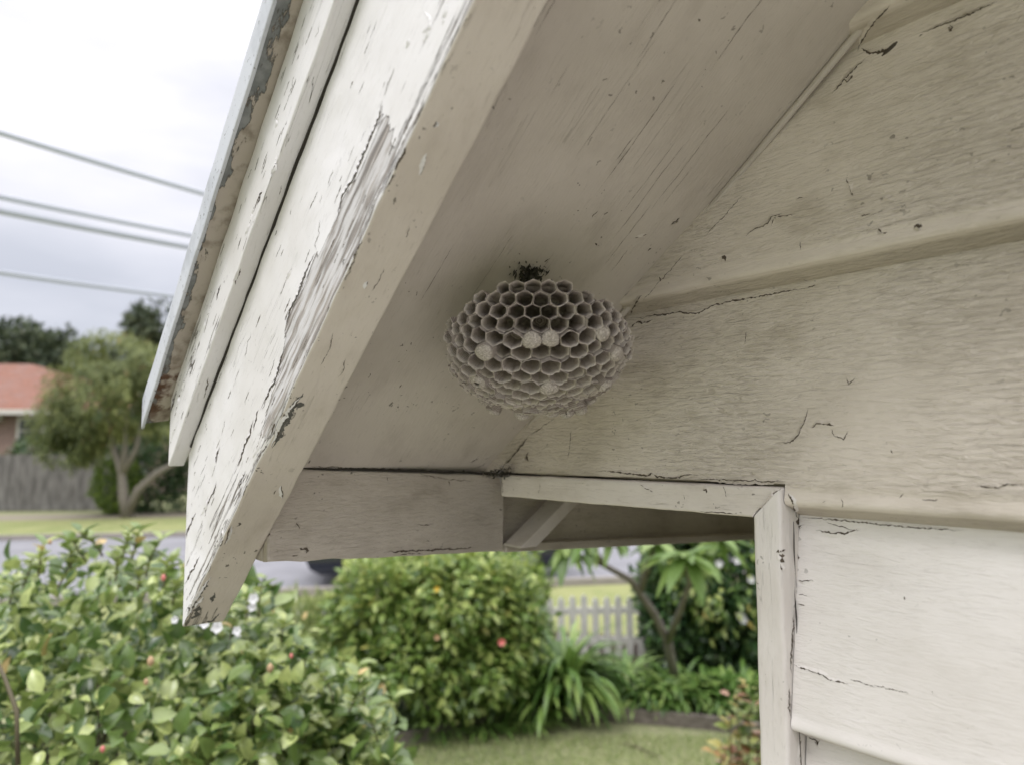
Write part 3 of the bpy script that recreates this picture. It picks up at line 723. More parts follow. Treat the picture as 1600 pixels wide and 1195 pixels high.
# ------------------------------------------------------------------ cracks, chips and flakes lying on the paint
from mathutils.bvhtree import BVHTree
_bv = []
for ob in list(house.children)+list(nest.children):
    if ob.name.startswith(('dirt_seam', 'roof.', 'side_wall', 'wall_lining')): continue
    vv = [tuple(np.array(v.co)+np.array(house.location if ob.parent is house else nest.location)) for v in ob.data.vertices]
    _bv.append((ob.name, BVHTree.FromPolygons(vv, [tuple(p.vertices) for p in ob.data.polygons])))
def cast(o, d, mx=3.0):
    best = None
    for nm, b in _bv:
        h = b.ray_cast(Vector(o), Vector(d), mx)
        if h[0] is not None and (best is None or h[3] < best[1]):
            n = np.array(h[1]); 
            if n @ d > 0: n = -n
            best = (np.array(h[0]), h[3], n, nm)
    return best
MARK = {}
OWN = {}
def ribbon(pts, nrm, wd, key='crack', lift=.00012, own=None, flap=False):
    pts = np.array(pts); nrm = np.array(nrm); n = len(pts)
    if n < 2: return
    T = unit_(np.gradient(pts, axis=0)); S = unit_(np.cross(T, nrm)); t = np.linspace(0, 1, n)
    ww = wd*np.clip(np.minimum(t, 1-t)*6, .12, 1)*np.clip(1+.75*rng.normal(0, 1, n), .25, 2.2)
    ww2 = wd*np.clip(np.minimum(t, 1-t)*6, .12, 1)*np.clip(1+.75*rng.normal(0, 1, n), .25, 2.2)
    V = np.concatenate([pts+S*ww[:, None]*.5+nrm*lift, pts-S*ww2[:, None]*.5+nrm*lift]); F = [(i, i+1, n+i+1, n+i) for i in range(n-1)]
    OWN.setdefault(own, []).append((V, F, key))
    if flap and n > 4:      # the paint film lifts a little along one side of the crack
        fl = .0008*np.sin(np.pi*t)*np.clip(1+.5*rng.normal(0, 1, n), .3, 2); wo = .0022*np.sin(np.pi*t)+.0003; sg = rng.choice([-1, 1])
        ed_ = pts+sg*S*ww[:, None]*.5
        V = np.concatenate([ed_+nrm*(lift+fl[:, None]), ed_+sg*S*wo[:, None]+nrm*.00004]); OWN[own].append((V, F, 'paint'))
def unit_(a): return a/(np.linalg.norm(a, axis=-1, keepdims=True)+1e-12)
def crackpx(poly, wpx, key='crack', wob=1.2, step=2.5):
    P = []; poly = [np.array(p, float) for p in poly]
    for a, b in zip(poly[:-1], poly[1:]):
        n = max(1, int(np.linalg.norm(b-a)/step)); P += [a+(b-a)*i/n for i in range(n)]
    P.append(poly[-1]); P = np.array(P); ph = rng.uniform(0, 99)
    if len(P) > 3:
        tt = np.arange(len(P)); off = np.interp(tt, tt[::2], rng.normal(0, wob*.5, len(tt[::2])))+rng.normal(0, wob*.2, len(tt)); off[0] = off[-1] = 0
        T = unit_(np.gradient(P, axis=0)); P = P+np.stack([-T[:, 1], T[:, 0]], 1)*off[:, None]
    pts = []; nr = []
    for x, y in P:
        h = cast(CAM, unit_(ray(x, y)))
        if h is None: continue
        if pts and np.linalg.norm(h[0]-pts[-1]) > .02: continue
        pts.append(h[0]); nr.append(h[2]); dep = h[1]; own = h[3]
    if len(pts) > 1: ribbon(pts, nr, wpx*.78/F_PX*dep, key, own=own, flap=(key == 'crack' and wpx >= 1.5))
CR_PX = [
 # weatherboards
 ([(985, 497), (1000, 498), (1030, 492), (1062, 488), (1075, 491), (1098, 488), (1110, 479), (1150, 470), (1200, 461), (1225, 456), (1258, 452)], 2.6), ([(1262, 450), (1275, 446)], 1.4),
 ([(1165, 370), (1180, 357), (1200, 350), (1205, 340), (1222, 334)], 1.6), ([(1205, 354), (1210, 341), (1243, 335)], 2.2), ([(1243, 312), (1255, 309)], 1.4), ([(1250, 378), (1251, 392)], 1.0),
 ([(930, 736), (950, 735), (975, 739), (1000, 742), (1012, 743), (1018, 738), (1028, 745), (1048, 746), (1062, 746), (1072, 741), (1090, 742)], 2.6), ([(1090, 748), (1150, 750), (1200, 752), (1228, 752)], 2.0),
 ([(1216, 692), (1235, 692), (1247, 680), (1252, 668), (1257, 657), (1262, 638)], 1.6), ([(1268, 668), (1276, 661), (1290, 662), (1304, 665)], 2.8), ([(1303, 680), (1318, 686), (1325, 672)], 1.4), ([(1300, 670), (1305, 682)], 1.2),
 ([(1275, 828), (1300, 832), (1320, 833), (1340, 826)], 2.2), ([(1290, 815), (1330, 827), (1345, 827)], 1.2), ([(1248, 905), (1272, 907)], 1.6), ([(1248, 928), (1262, 930)], 1.2), ([(1246, 943), (1258, 946)], 1.2),
 ([(1238, 1037), (1262, 1046), (1285, 1054), (1298, 1062), (1326, 1068)], 2.2), ([(1328, 1060), (1345, 1066), (1368, 1073)], 1.2), ([(1365, 1070), (1400, 1078), (1420, 1083)], 1.0),
 ([(1525, 759), (1560, 762), (1575, 756), (1599, 757)], 1.8), ([(1440, 780), (1468, 781)], 1.3), ([(1314, 777), (1318, 788), (1315, 792)], 1.4), ([(1405, 778), (1412, 770)], 1.2),
 ([(884, 640), (886, 655)], 2.4), ([(893, 672), (890, 700), (886, 716)], 1.4), ([(826, 706), (822, 712), (826, 720)], 3.2), ([(1128, 401), (1133, 404), (1133, 410)], 5.0), ([(1428, 354), (1441, 354)], 4.4), ([(1438, 348), (1441, 356)], 1.6),
 ([(1372, 358), (1377, 364), (1386, 364)], 2.4), ([(1322, 278), (1327, 290), (1331, 304)], 1.8), ([(1330, 300), (1333, 306)], 3.4), ([(1385, 690), (1386, 694)], 4.0), ([(1392, 702), (1394, 708)], 2.0), ([(1413, 931), (1414, 937)], 2.2), ([(1456, 1079), (1458, 1083)], 4.2),
 ([(1264, 1152), (1276, 1156), (1278, 1164), (1281, 1152)], 1.8), ([(1322, 590), (1326, 600), (1337, 590)], 1.2), ([(1167, 518), (1164, 536)], 1.2), ([(1048, 351), (1056, 345), (1062, 341)], 2.4), ([(1030, 433), (1032, 440)], 5.0),
 ([(1345, 338), (1360, 335)], 1.4), ([(1413, 450), (1412, 456)], 1.4), ([(1285, 785), (1290, 782)], 1.4), ([(1254, 808), (1300, 811), (1360, 817), (1420, 823), (1500, 828)], 1.8),
 # seams of the soffit and the wall
 ([(984, 492), (990, 480), (998, 466), (1003, 462)], 2.4), ([(1005, 470), (1020, 452), (1045, 425), (1070, 396)], 1.4), ([(985, 512), (997, 503), (1004, 505), (1020, 500)], 3.0), ([(1100, 370), (1135, 335), (1160, 306)], 1.2), ([(1300, 148), (1318, 126), (1340, 103), (1352, 92)], 2.0), ([(1318, 122), (1324, 128), (1332, 118)], 3.0),
 ([(1340, 80), (1348, 62), (1358, 45), (1370, 30), (1392, 8)], 2.2), ([(1346, 76), (1360, 84), (1375, 82), (1392, 74)], 4.5), ([(1440, 52), (1480, 37), (1530, 16), (1560, 2)], 1.8), ([(1484, 40), (1489, 44), (1483, 50)], 2.6), ([(1436, 58), (1442, 54)], 2.4),
 ([(781, 735), (790, 725), (798, 716), (808, 704), (818, 692), (826, 680)], 2.4), ([(828, 679), (845, 668), (862, 656), (872, 648)], 1.4), ([(785, 745), (785, 770)], 1.4),
 # head trim, corner board
 ([(843, 754), (844, 762), (841, 770)], 1.4), ([(1000, 757), (1010, 763), (1020, 768)], 1.6), ([(1068, 772), (1070, 780)], 1.3), ([(1098, 765), (1104, 764), (1104, 770)], 3.2), ([(1130, 758), (1136, 776)], 1.0), ([(1180, 801), (1195, 786), (1210, 771), (1225, 757)], 2.0), ([(900, 752), (900, 756)], 2.0),
 ([(1094, 798), (1120, 800), (1150, 802)], 1.2), ([(1213, 862), (1220, 860), (1227, 858)], 4.0), ([(1219, 862), (1222, 868), (1220, 878)], 7.0), ([(1219, 880), (1222, 893)], 1.6), ([(1232, 770), (1238, 782), (1243, 800), (1246, 808)], 3.0), ([(1247, 808), (1248, 816), (1250, 826)], 6.5), ([(1196, 1063), (1197, 1067)], 2.2), ([(1178, 905), (1186, 912)], 1.4), ([(1206, 1000), (1206, 1002)], 2.0),
 ([(1246, 865), (1247, 873)], 4.0), ([(1240, 960), (1238, 990), (1236, 1020), (1235, 1040), (1237, 1052)], 2.6), ([(1233, 1075), (1232, 1100), (1235, 1120)], 1.8), ([(1250, 1150), (1249, 1175), (1250, 1194)], 2.6), ([(1244, 905), (1242, 935), (1241, 955)], 1.8),
 # barge board face
 ([(598, 158), (593, 180), (583, 208), (566, 250), (550, 285), (535, 308), (529, 330), (526, 345)], 2.6), ([(500, 345), (498, 365), (492, 384), (494, 392)], 1.4), ([(493, 396), (482, 415), (474, 440), (466, 462), (452, 488), (446, 512)], 2.6), ([(444, 545), (434, 585), (418, 620), (410, 640)], 2.4),
 ([(662, 18), (673, 34), (668, 55), (660, 68)], 1.6), ([(676, 22), (668, 45), (660, 52)], 2.6), ([(700, 5), (690, 40)], 1.6), ([(338, 752), (334, 768), (324, 788), (320, 806)], 2.0), ([(325, 775), (322, 790), (313, 806)], 1.6), ([(306, 800), (296, 822), (288, 850), (284, 872)], 2.6), ([(312, 868), (302, 890), (288, 912)], 2.2), ([(292, 830), (286, 850)], 2.6),
 ([(345, 826), (340, 846), (334, 856)], 2.4), ([(352, 818), (346, 838)], 1.8), ([(343, 698), (340, 715), (338, 724)], 2.6), ([(396, 655), (390, 680), (380, 705), (372, 728)], 2.8), ([(404, 640), (396, 672)], 1.8), ([(455, 328), (454, 336)], 2.6), ([(392, 520), (386, 545), (384, 560)], 1.2), ([(456, 418), (450, 432), (446, 440)], 1.6), ([(520, 265), (512, 290)], 1.2), ([(503, 305), (500, 320)], 1.0), ([(322, 660), (321, 668)], 2.2), ([(352, 655), (346, 680)], 1.2),
 ([(430, 560), (420, 590)], 1.4), ([(412, 670), (402, 700), (395, 715)], 2.6), ([(318, 930), (305, 950)], 2.0), ([(640, 60), (634, 76)], 2.0), ([(610, 120), (600, 150)], 1.4), ([(730, 10), (722, 30)], 1.2), ([(384, 735), (378, 752), (372, 765)], 1.8), ([(362, 820), (350, 850)], 1.6),
 # cover strip, joint
 ([(435, 235), (428, 262), (422, 280)], 2.4), ([(435, 178), (430, 200)], 2.6), ([(398, 320), (390, 350), (383, 370)], 2.4), ([(410, 300), (404, 318)], 2.0), ([(376, 420), (368, 445)], 1.6), ([(345, 445), (338, 470)], 1.6), ([(330, 478), (318, 510), (308, 540), (300, 562)], 2.2), ([(290, 590), (280, 625), (272, 655)], 3.0), ([(276, 610), (268, 640), (262, 665)], 3.6), ([(284, 640), (270, 680), (264, 700)], 2.0), ([(306, 560), (296, 590)], 1.6), ([(460, 120), (452, 145)], 1.2), ([(500, 40), (492, 60)], 1.2),
 ([(325, 590), (322, 610), (318, 622)], 1.6), ([(440, 290), (436, 305)], 1.2),
 # barge underside
 ([(520, 520), (515, 545), (508, 560), (500, 572)], 1.2), ([(667, 240), (662, 262), (656, 275)], 1.6), ([(682, 190), (678, 200)], 2.4), ([(600, 420), (592, 440), (580, 455)], 1.4), ([(640, 355), (634, 372)], 1.4), ([(575, 440), (570, 452)], 2.0), ([(540, 560), (536, 580), (528, 590)], 1.0), ([(432, 765), (428, 772)], 2.4), ([(485, 718), (482, 724)], 2.4), ([(422, 832), (420, 840)], 1.8),
 # soffit
 ([(735, 722), (748, 716)], 2.6), ([(757, 717), (768, 713)], 3.0), ([(836, 11), (834, 15)], 9.0), ([(1091, 30), (1094, 34)], 6.5), ([(645, 403), (650, 398)], 2.2), ([(1012, 393), (1018, 388)], 2.0), ([(992, 372), (1003, 370), (1011, 366)], 2.6), ([(930, 380), (933, 384)], 2.4), ([(925, 340), (934, 330)], 1.2), ([(700, 515), (697, 520)], 2.4), ([(628, 600), (624, 606)], 1.8), ([(850, 410), (856, 406), (859, 404)], 3.4), ([(976, 462), (982, 456)], 2.2),
 ([(735, 735), (760, 722)], 1.2), ([(486, 728), (520, 729), (560, 731), (600, 732), (640, 733)], 2.4), ([(650, 733), (690, 734), (722, 736), (728, 740)], 1.4),
 # end board and fascia
 ([(440, 758), (442, 770), (441, 778)], 2.8), ([(650, 738), (680, 746), (720, 750), (740, 752)], 1.0), ([(605, 744), (606, 751)], 2.2), ([(701, 750), (702, 758)], 2.6), ([(600, 862), (640, 860), (680, 858), (745, 855)], 2.6), ([(622, 866), (660, 864)], 1.4), ([(468, 856), (480, 860), (478, 864)], 3.6), ([(456, 868), (466, 866)], 2.0), ([(724, 733), (727, 742)], 3.6), ([(784, 770), (786, 800), (785, 830), (784, 852)], 2.0), ([(779, 796), (788, 796)], 3.0), ([(816, 858), (820, 846)], 1.6), ([(846, 792), (852, 788)], 2.0), ([(650, 820), (680, 818)], 1.2), ([(463, 816), (468, 826)], 1.8),
]
for p, w_ in CR_PX: crackpx(p, w_)
for p, w_ in [([(474, 614), (463, 630), (451, 652), (438, 676), (425, 700)], 7), ([(470, 628), (464, 640)], 8), ([(452, 655), (444, 668)], 4), ([(326, 905), (318, 920), (306, 938), (294, 960)], 6), ([(312, 945), (300, 966)], 8), ([(335, 925), (330, 940)], 5), ([(345, 958), (330, 970), (315, 973)], 4), ([(540, 405), (536, 415)], 3)]:
    crackpx(p, w_, 'chip', 2.0)
for p, w_ in [([(470, 618), (455, 640), (436, 675), (424, 698)], 2.5), ([(330, 900), (312, 930), (292, 965)], 2.0)]: crackpx(p, w_, 'crack', 1.5)
# long hair cracks that follow the slope of the soffit boards, and short ones on the peeling faces
sl = np.array([1, 0, -.731])/math.hypot(1, .731); sb_ = np.array([1, 0, -TB])/math.hypot(1, TB)
for q in range(24):
    y_ = rng.uniform(-.50, -.26); x_ = rng.uniform(.10, .50); ln = rng.uniform(.02, .13); n = int(ln/.003)+2; pts = []; nr = []; dy = 0
    for t in np.linspace(0, ln, n):
        dy += rng.normal(0, .00018); o_ = np.array([x_, y_+dy, H+.492-.731*x_])+sl*t; h = cast(o_+AX*.03, -AX, .05)
        if h and h[3].startswith('soffit'): own = h[3]; pts.append(h[0]); nr.append(h[2])
    if len(pts) > 3: ribbon(pts, nr, rng.uniform(.00015, .0004), own=own)
for q in range(240):
    u_ = rng.uniform(.2, .81); low_ = .178*rng.random()**3.2; 
    face = -.21
    if q > 165: low_ = .182+rng.uniform(0, .062); face = -.19
    ln = rng.uniform(.003, .018); o_ = np.array([u_, 0.02, H+.4765-TB*u_+low_]); pts = []; nr = []; dz = 0
    for t in np.linspace(0, ln, int(ln/.002)+3):
        dz += rng.normal(0, .00022); h = cast(o_+sb_*t+np.array([0, 0, dz]), np.array([0, -1., 0]), .5)
        if h and h[3].startswith(('barge_board', 'cover_strip')): own = h[3]; pts.append(h[0]); nr.append(h[2])
    if len(pts) > 3 and np.ptp([p_[1] for p_ in pts]) < .004: ribbon(pts, nr, rng.uniform(.0003, .0011), 'crack' if rng.random() < .7 else 'bare', own=own)
k = NT('dirt_in_paint_crack'); M['crackm'] = k.fin(k.mix(k.noise(k.obj(), 200, 3), (.05, .038, .028), (.15, .12, .09)), .95)
k = NT('bare_grey_timber'); M['barem'] = k.fin(k.mix(k.noise(k.obj(), 300, 3), (.16, .14, .12), (.34, .31, .28)), .9)
k = NT('exposed_dark_grey_timber'); M['chipm'] = k.fin(k.mix(k.noise(k.map(k.obj(), rot=(0, -math.atan(.8), 0), scale=(40, 260, 260)), 1, 4), (.05, .048, .042), (.17, .165, .15)), .9)
import bmesh
for own, lst in OWN.items():
    if own is None: continue
    ob = bpy.data.objects[own]; off = np.array(ob.parent.location); bm = bmesh.new(); bm.from_mesh(ob.data); lay = bm.verts.layers.float.get('crack') or bm.verts.layers.float.get('ring')
    slots = {}
    for V, F, key in lst:
        if key == 'paint': slots[key] = 0
        if key not in slots: ob.data.materials.append(M[key+'m']); slots[key] = len(ob.data.materials)-1
        vs_ = [bm.verts.new(v) for v in V-off]
        if lay is not None:
            for v_ in vs_: v_[lay] = .05
        for f in F:
            fc = bm.faces.new([vs_[i] for i in f]); fc.material_index = slots[key]; fc.smooth = True
    bm.to_mesh(ob.data); bm.free()

# ------------------------------------------------------------------ ground, road, garden surfaces
SL = .20; rd = (CR+FWD*SL); rd /= np.linalg.norm(rd); rn = np.cross([0, 0, 1], rd); rn = rn if rn @ FWD > 0 else -rn
def grassmat(name, a, b, c3, sc=1.0):
    k = NT(name); o = k.obj(); n1 = k.noise(o, .9*sc, 6, .6); n2 = k.noise(o, 14*sc, 5, .7)
    col = k.mix(k.ss(n1, .35, .65), a, b); col = k.mix(k.ss(n2, .5, .72), col, c3)
    return k.fin(col, .95, n2, .02, .6, spec=.1)
M['grass'] = grassmat('lawn_grass', (.205, .225, .115), (.27, .285, .15), (.38, .35, .23))
M['verge'] = grassmat('verge_grass', (.20, .235, .09), (.28, .295, .13), (.36, .33, .19))
def sheet(name, pts, z, mat, kind='structure'):
    V = np.array([(p[0], p[1], z) for p in pts]); o = mesh(name, V, np.array([list(range(len(pts)))]), mat, smooth=False); tag(o, kind=kind); return o
B = 600; n_ = 24
gx = np.linspace(-B, B, n_+1); V = np.array([(x, y, 0) for y in gx for x in gx]); Fq = np.array([(j*(n_+1)+i, j*(n_+1)+i+1, (j+1)*(n_+1)+i+1, (j+1)*(n_+1)+i) for j in range(n_) for i in range(n_)])
tag(mesh('ground', V, Fq, M['grass']), kind='structure')
def strip(off0, off1, ln=150):
    a = RF(-1.2, 11.5)
    return [a+rd*-ln+rn*off0, a+rd*ln+rn*off0, a+rd*ln+rn*off1, a+rd*-ln+rn*off1]
k = NT('asphalt'); o = k.obj(); M['road'] = k.fin(k.mix(k.ss(k.noise(o, 1.2, 5), .35, .7), (.20, .20, .212), (.255, .255, .27)), .75, k.noise(o, 90, 3), .004, .8, spec=.4)
k = NT('kerb_concrete'); o = k.obj(); M['kerb'] = k.fin(k.mix(k.noise(o, 6, 5), (.23, .21, .19), (.34, .31, .28)), .85, k.noise(o, 60, 4), .003, .7)
M['dirt'] = (lambda k: k.fin(k.mix(k.ss(k.noise(k.obj(), 30, 6, .7), .35, .7), (.035, .025, .018), (.10, .072, .05)), .95, k.noise(k.obj(), 60, 5, .7), .02, 1))(NT('garden_soil'))
sheet('road', strip(0, 8.0), .006, M['road'])
for nm, o0, o1 in (('kerb', -.15, 0), ('kerb', 8.0, 8.15)):
    p = strip(o0, o1); V = np.array([(q[0], q[1], z) for z in (-.05, .12) for q in p]); mesh_o = mesh(nm, V, np.array([(0, 3, 2, 1), (4, 5, 6, 7), (0, 1, 5, 4), (1, 2, 6, 5), (2, 3, 7, 6), (3, 0, 4, 7)]), M['kerb'], smooth=False); tag(mesh_o, kind='structure')
sheet('verge', strip(-3.4, -.151), .012, M['verge'])
sheet('far_verge', strip(8.151, 13.3), .012, M['verge'])
k = NT('footpath_concrete'); o = k.obj(); M['path'] = k.fin(k.mix(k.noise(o, 3, 5), (.20, .17, .13), (.27, .235, .18)), .85, k.noise(o, 60, 4), .003, .7)
sheet('footpath', strip(13.3, 15.2), .016, M['path'])
sheet('bounce_slab', [(-6, -.50), (.95, -.50), (.95, 3.0), (-6, 3.0)], .02, (lambda k: k.fin(k.mix(k.noise(k.obj(), 3, 5), (.22, .205, .20), (.31, .29, .28)), .9))(NT('bounce_slab_concrete')))  # unseen concrete slab, added to bounce neutral light up under the eave
# garden bed and its timber edging
edge = [onG(x, y) for x, y in [(470, 1190), (590, 1172), (700, 1152), (780, 1138), (860, 1126), (905, 1122), (960, 1126), (1040, 1132), (1120, 1140), (1230, 1158), (1400, 1180)]]
fr = RF(-4, 8.2); fl = RF(5, 8.6)
bed = [edge[i] for i in range(len(edge))]+[RF(4.5, 8.0), RF(-3.8, 7.9)]
V = np.array([(p[0], p[1], .02) for p in edge]+[(*(p+FWD*2.6)[:2], .05) for p in edge]); m_ = len(edge)
tag(mesh('garden_bed', V, np.array([(i, i+1, m_+i+1, m_+i) for i in range(m_-1)]), M['dirt']), kind='structure')
k = NT('weathered_edging_timber'); o = k.obj(); M['edging'] = k.fin(k.mix(k.ss(k.noise(k.map(o, scale=(4, 4, 30)), 4, 5), .3, .7), (.10, .085, .07), (.24, .21, .18)), .85, k.noise(o, 50, 4), .003, 1)
ed = empty('garden_edging', edge[4], 'low weathered timber edging curving between lawn and garden bed', 'edging')
for i in range(0, m_-1, 1):
    a, b = edge[i], edge[i+1]; d = (b-a); l = np.linalg.norm(d); d /= l; n3 = np.cross([0, 0, 1], d); c = (a+b)/2+np.array([0, 0, .045])
    V, Fc = box(c, (l-.006, .05, .11), ax=[d, n3, [0, 0, 1]]); V = rough_up(V, .006, 5, i); mesh('sleeper', V, Fc, M['edging'], ed, smooth=False)

# ------------------------------------------------------------------ leaves
def leaf_tpl(nv=4, w=.5, fold=.15, curl=.25, tip=1.0):
    V = []; F = []
    for i in range(nv+1):
        t = i/nv; ww = w*.5*math.sin(math.pi*min(.999, t**.85))**.8 if 0 < i < nv else .02
        z = -curl*t*t
        V += [(-ww, t, z+fold*ww), (0, t, z), (ww, t, z+fold*ww)]
    for i in range(nv):
        b = i*3; F += [(b, b+1, b+4, b+3), (b+1, b+2, b+5, b+4)]
    return np.array(V), np.array(F)
TPL = leaf_tpl(5, .64, .42, .26); TPL_L = leaf_tpl(3, .5, .3, .25); TPL_S = (np.array([(-.22, .4, .03), (0, 0, 0), (.22, .4, .03), (0, 1, -.12)]), np.array([(1, 2, 3, 0)]))
TPL_N = (np.array([(-.09, .45, 0), (0, 0, 0), (.09, .45, 0), (0, 1, -.1)]), np.array([(1, 2, 3, 0)]))
def unit(a): return a/(np.linalg.norm(a, axis=-1, keepdims=True)+1e-9)
def leaves(name, P, D, N, S, tpl, mat, parent, tint=None):
    D = unit(D); X = unit(np.cross(D, N)); Z = np.cross(X, D); tv, tf = tpl; n = len(P)
    S = np.broadcast_to(np.asarray(S, float), (n,))
    V = P[:, None]+S[:, None, None]*(tv[None, :, 0:1]*X[:, None]+tv[None, :, 1:2]*D[:, None]+tv[None, :, 2:3]*Z[:, None])
    F = (tf[None]+(np.arange(n)*len(tv))[:, None, None]).reshape(-1, tf.shape[1])
    if tint is None: tint = rng.random(n)
    return mesh(name, V.reshape(-1, 3), F, mat, parent, {'tint': np.repeat(tint, len(tv))})
def leafmat(name, stops, rough=.45, tr=.25, spec=.5):
    k = NT(name); t = k.attr('tint'); col = k.ramp(t, stops)
    col = k.mix(k.ss(k.noise(k.obj(), 60, 3), .4, .7, 0, .35), col, tuple(c*.6 for c in stops[1][1]))
    return k.fin(col, rough, None, transl=tr, spec=spec)
GR = lambda d, m, l, acc: [(0, d), (.45, m), (.82, l), (.965, l), (.975, acc), (1, acc)]
M['camellia'] = leafmat('camellia_leaf', GR((.045, .10, .025), (.16, .245, .06), (.50, .57, .20), (.66, .48, .20)), .28, .28, .8)
M['gardenia'] = leafmat('glossy_shrub_leaf', GR((.05, .11, .02), (.19, .29, .065), (.52, .60, .19), (.60, .48, .12)), .36, .35, .6)
M['pale'] = leafmat('pale_shrub_leaf', GR((.12, .18, .05), (.24, .31, .09), (.40, .44, .17), (.55, .50, .30)), .5, .35)
M['dark'] = leafmat('dark_shrub_leaf', GR((.02, .05, .018), (.045, .10, .03), (.11, .20, .055), (.13, .20, .06)), .35, .2)
M['strap'] = leafmat('strap_leaf', [(0, (.07, .15, .03)), (.5, (.15, .27, .055)), (1, (.34, .46, .13))], .4, .25)
M['frangi'] = leafmat('frangipani_leaf', [(0, (.11, .20, .045)), (.5, (.20, .31, .075)), (1, (.34, .44, .15))], .4, .35)
M['bottle'] = leafmat('feathery_tree_leaf', GR((.07, .10, .04), (.165, .20, .065), (.34, .37, .12), (.42, .27, .14)), .6, .3)
M['fartree'] = leafmat('far_tree_leaf', GR((.035, .055, .03), (.065, .09, .045), (.12, .145, .07), (.15, .16, .09)), .7, .15)
M['bright'] = leafmat('bright_bush_leaf', GR((.08, .14, .02), (.17, .27, .04), (.30, .40, .07), (.35, .42, .10)), .5, .3)
M['rosy'] = leafmat('rosy_new_leaf', [(0, (.12, .20, .05)), (.4, (.30, .36, .11)), (.62, (.52, .46, .14)), (.8, (.52, .24, .16)), (1, (.60, .42, .34))], .4, .3)
k = NT('grey_bark'); o = k.obj(); M['bark'] = k.fin(k.mix(k.noise(o, 12, 5), (.13, .115, .095), (.30, .27, .23)), .9, k.noise(o, 40, 5), .01, 1)
k = NT('green_stem'); M['stem'] = k.fin((.10, .085, .045), .7)
def blob(n, C, Rr, lump=.25, ls=3.0, shell=.72, seed=1):
    """points in a lumpy ellipsoid, biased to its skin, with outward directions"""
    d = unit(rng.normal(0, 1, (n, 3))); k_ = 1+lump*vnoise(d*ls+np.array(C)*.37, 1.0, seed)+lump*.5*vnoise(d*ls*2.3+5, 1.0, seed+3)
    r = (shell+(1-shell)*rng.random(n)**.6)*k_
    r = np.where(rng.random(n) < .25, r*rng.uniform(.45, 1, n), r)
    return np.array(C)+d*r[:, None]*np.array(Rr), d
def camframe(C, Rr):   # blobs are given in right, forward, up metres
    return C, Rr
def to_world(Q): return Q[:, 0:1]*CR[None]+Q[:, 1:2]*FWD[None]+np.stack([0*Q[:, 0], 0*Q[:, 0], Q[:, 2]], 1)
def bush_leaves(blobs, up=.5, jit=.7, seed=1, lump=.25, shell=.72, zmin=.03):
    Ps = []; Ds = []
    for q, (n, C, Rr) in enumerate(blobs):
        P, d = blob(n, C, Rr, lump, seed=seed+q, shell=shell); Ps.append(P); Ds.append(d)
    P = np.concatenate(Ps); d = np.concatenate(Ds); m = P[:, 2] > zmin; P = P[m]; d = d[m]
    P = to_world(P); d = to_world(d)
    N = unit(d*.6+np.array([0, 0, up])+rng.normal(0, .35, P.shape)); D = unit(d+rng.normal(0, jit, P.shape)+np.array([0, 0, .1]))
    return P, D, N

# foreground camellia, about 1.7 m away
def shoots(name_parent, bases, ups, hmin, hmax, size, mat, mstem, nl=9, nm='shoot_leaves'):
    PP = []; DD = []; NN = []; stems = []
    for b, u in zip(bases, ups):
        h = rng.uniform(hmin, hmax); bend = rng.normal(0, .25, 3); bend[2] = 0
        pts = [b+u*h*t+bend*h*t*t for t in np.linspace(0, 1, 5)]; stems.append(tube(pts, np.linspace(.0026, .0012, 5), 5))
        for q in range(nl):
            t = .15+.85*q/(nl-1); p = b+u*h*t+bend*h*t*t; a = q*2.4+rng.uniform(0, .8)
            o_ = np.array([math.cos(a), math.sin(a), .55+.5*t]); PP.append(p); DD.append(o_); NN.append(np.array([0, 0, 1])+u*.3-o_*.2+rng.normal(0, .2, 3))
    leaves(nm, np.array(PP), np.array(DD), np.array(NN), size*rng.uniform(.6, 1.1, len(PP)), TPL, mat, name_parent, np.clip(rng.normal(.62, .2, len(PP)), 0, 1))
    return stems
cam_b = empty('camellia_bush', RF(-1.1, 1.95), 'leafy green camellia bush with glossy oval leaves in the left foreground', 'bush')
blobs = [(14500, (-1.12, 1.95, H-1.08), (.80, .62, .74)), (6500, (-.62, 1.9, H-1.15), (.36, .42, .64)), (2600, (-.40, 1.85, H-1.25), (.22, .3, .62))]
P, D, N = bush_leaves(blobs, up=.9, jit=.8, seed=4, lump=.20, shell=.78); N = unit(N-FWD*.2+rng.normal(0, .25, N.shape))
ti = np.clip(rng.normal(.50, .28, len(P)), 0, .96); ti[rng.random(len(P)) < .007] = .99
leaves('foliage', P, D, N, (.050)*rng.uniform(.5, 1.25, len(P)), TPL, M['camellia'], cam_b, ti)
hp = [(35, 880), (60, 862), (110, 850), (135, 838), (160, 830), (190, 832), (205, 840), (228, 862), (255, 880), (15, 905), (300, 900), (270, 905), (385, 930), (405, 925), (440, 965), (475, 1005), (545, 1075), (570, 1060), (520, 1060), (90, 880), (180, 870), (215, 885), (590, 1120), (360, 960)]
bs = [CAM+ray(x, y+38)*1.72 for x, y in hp]; us = [unit(np.array([rng.normal(0, .2), rng.normal(0, .2), 1.0])) for _ in hp]
st = shoots(cam_b, bs, us, .05, .09, .044, M['camellia'], M['stem'])
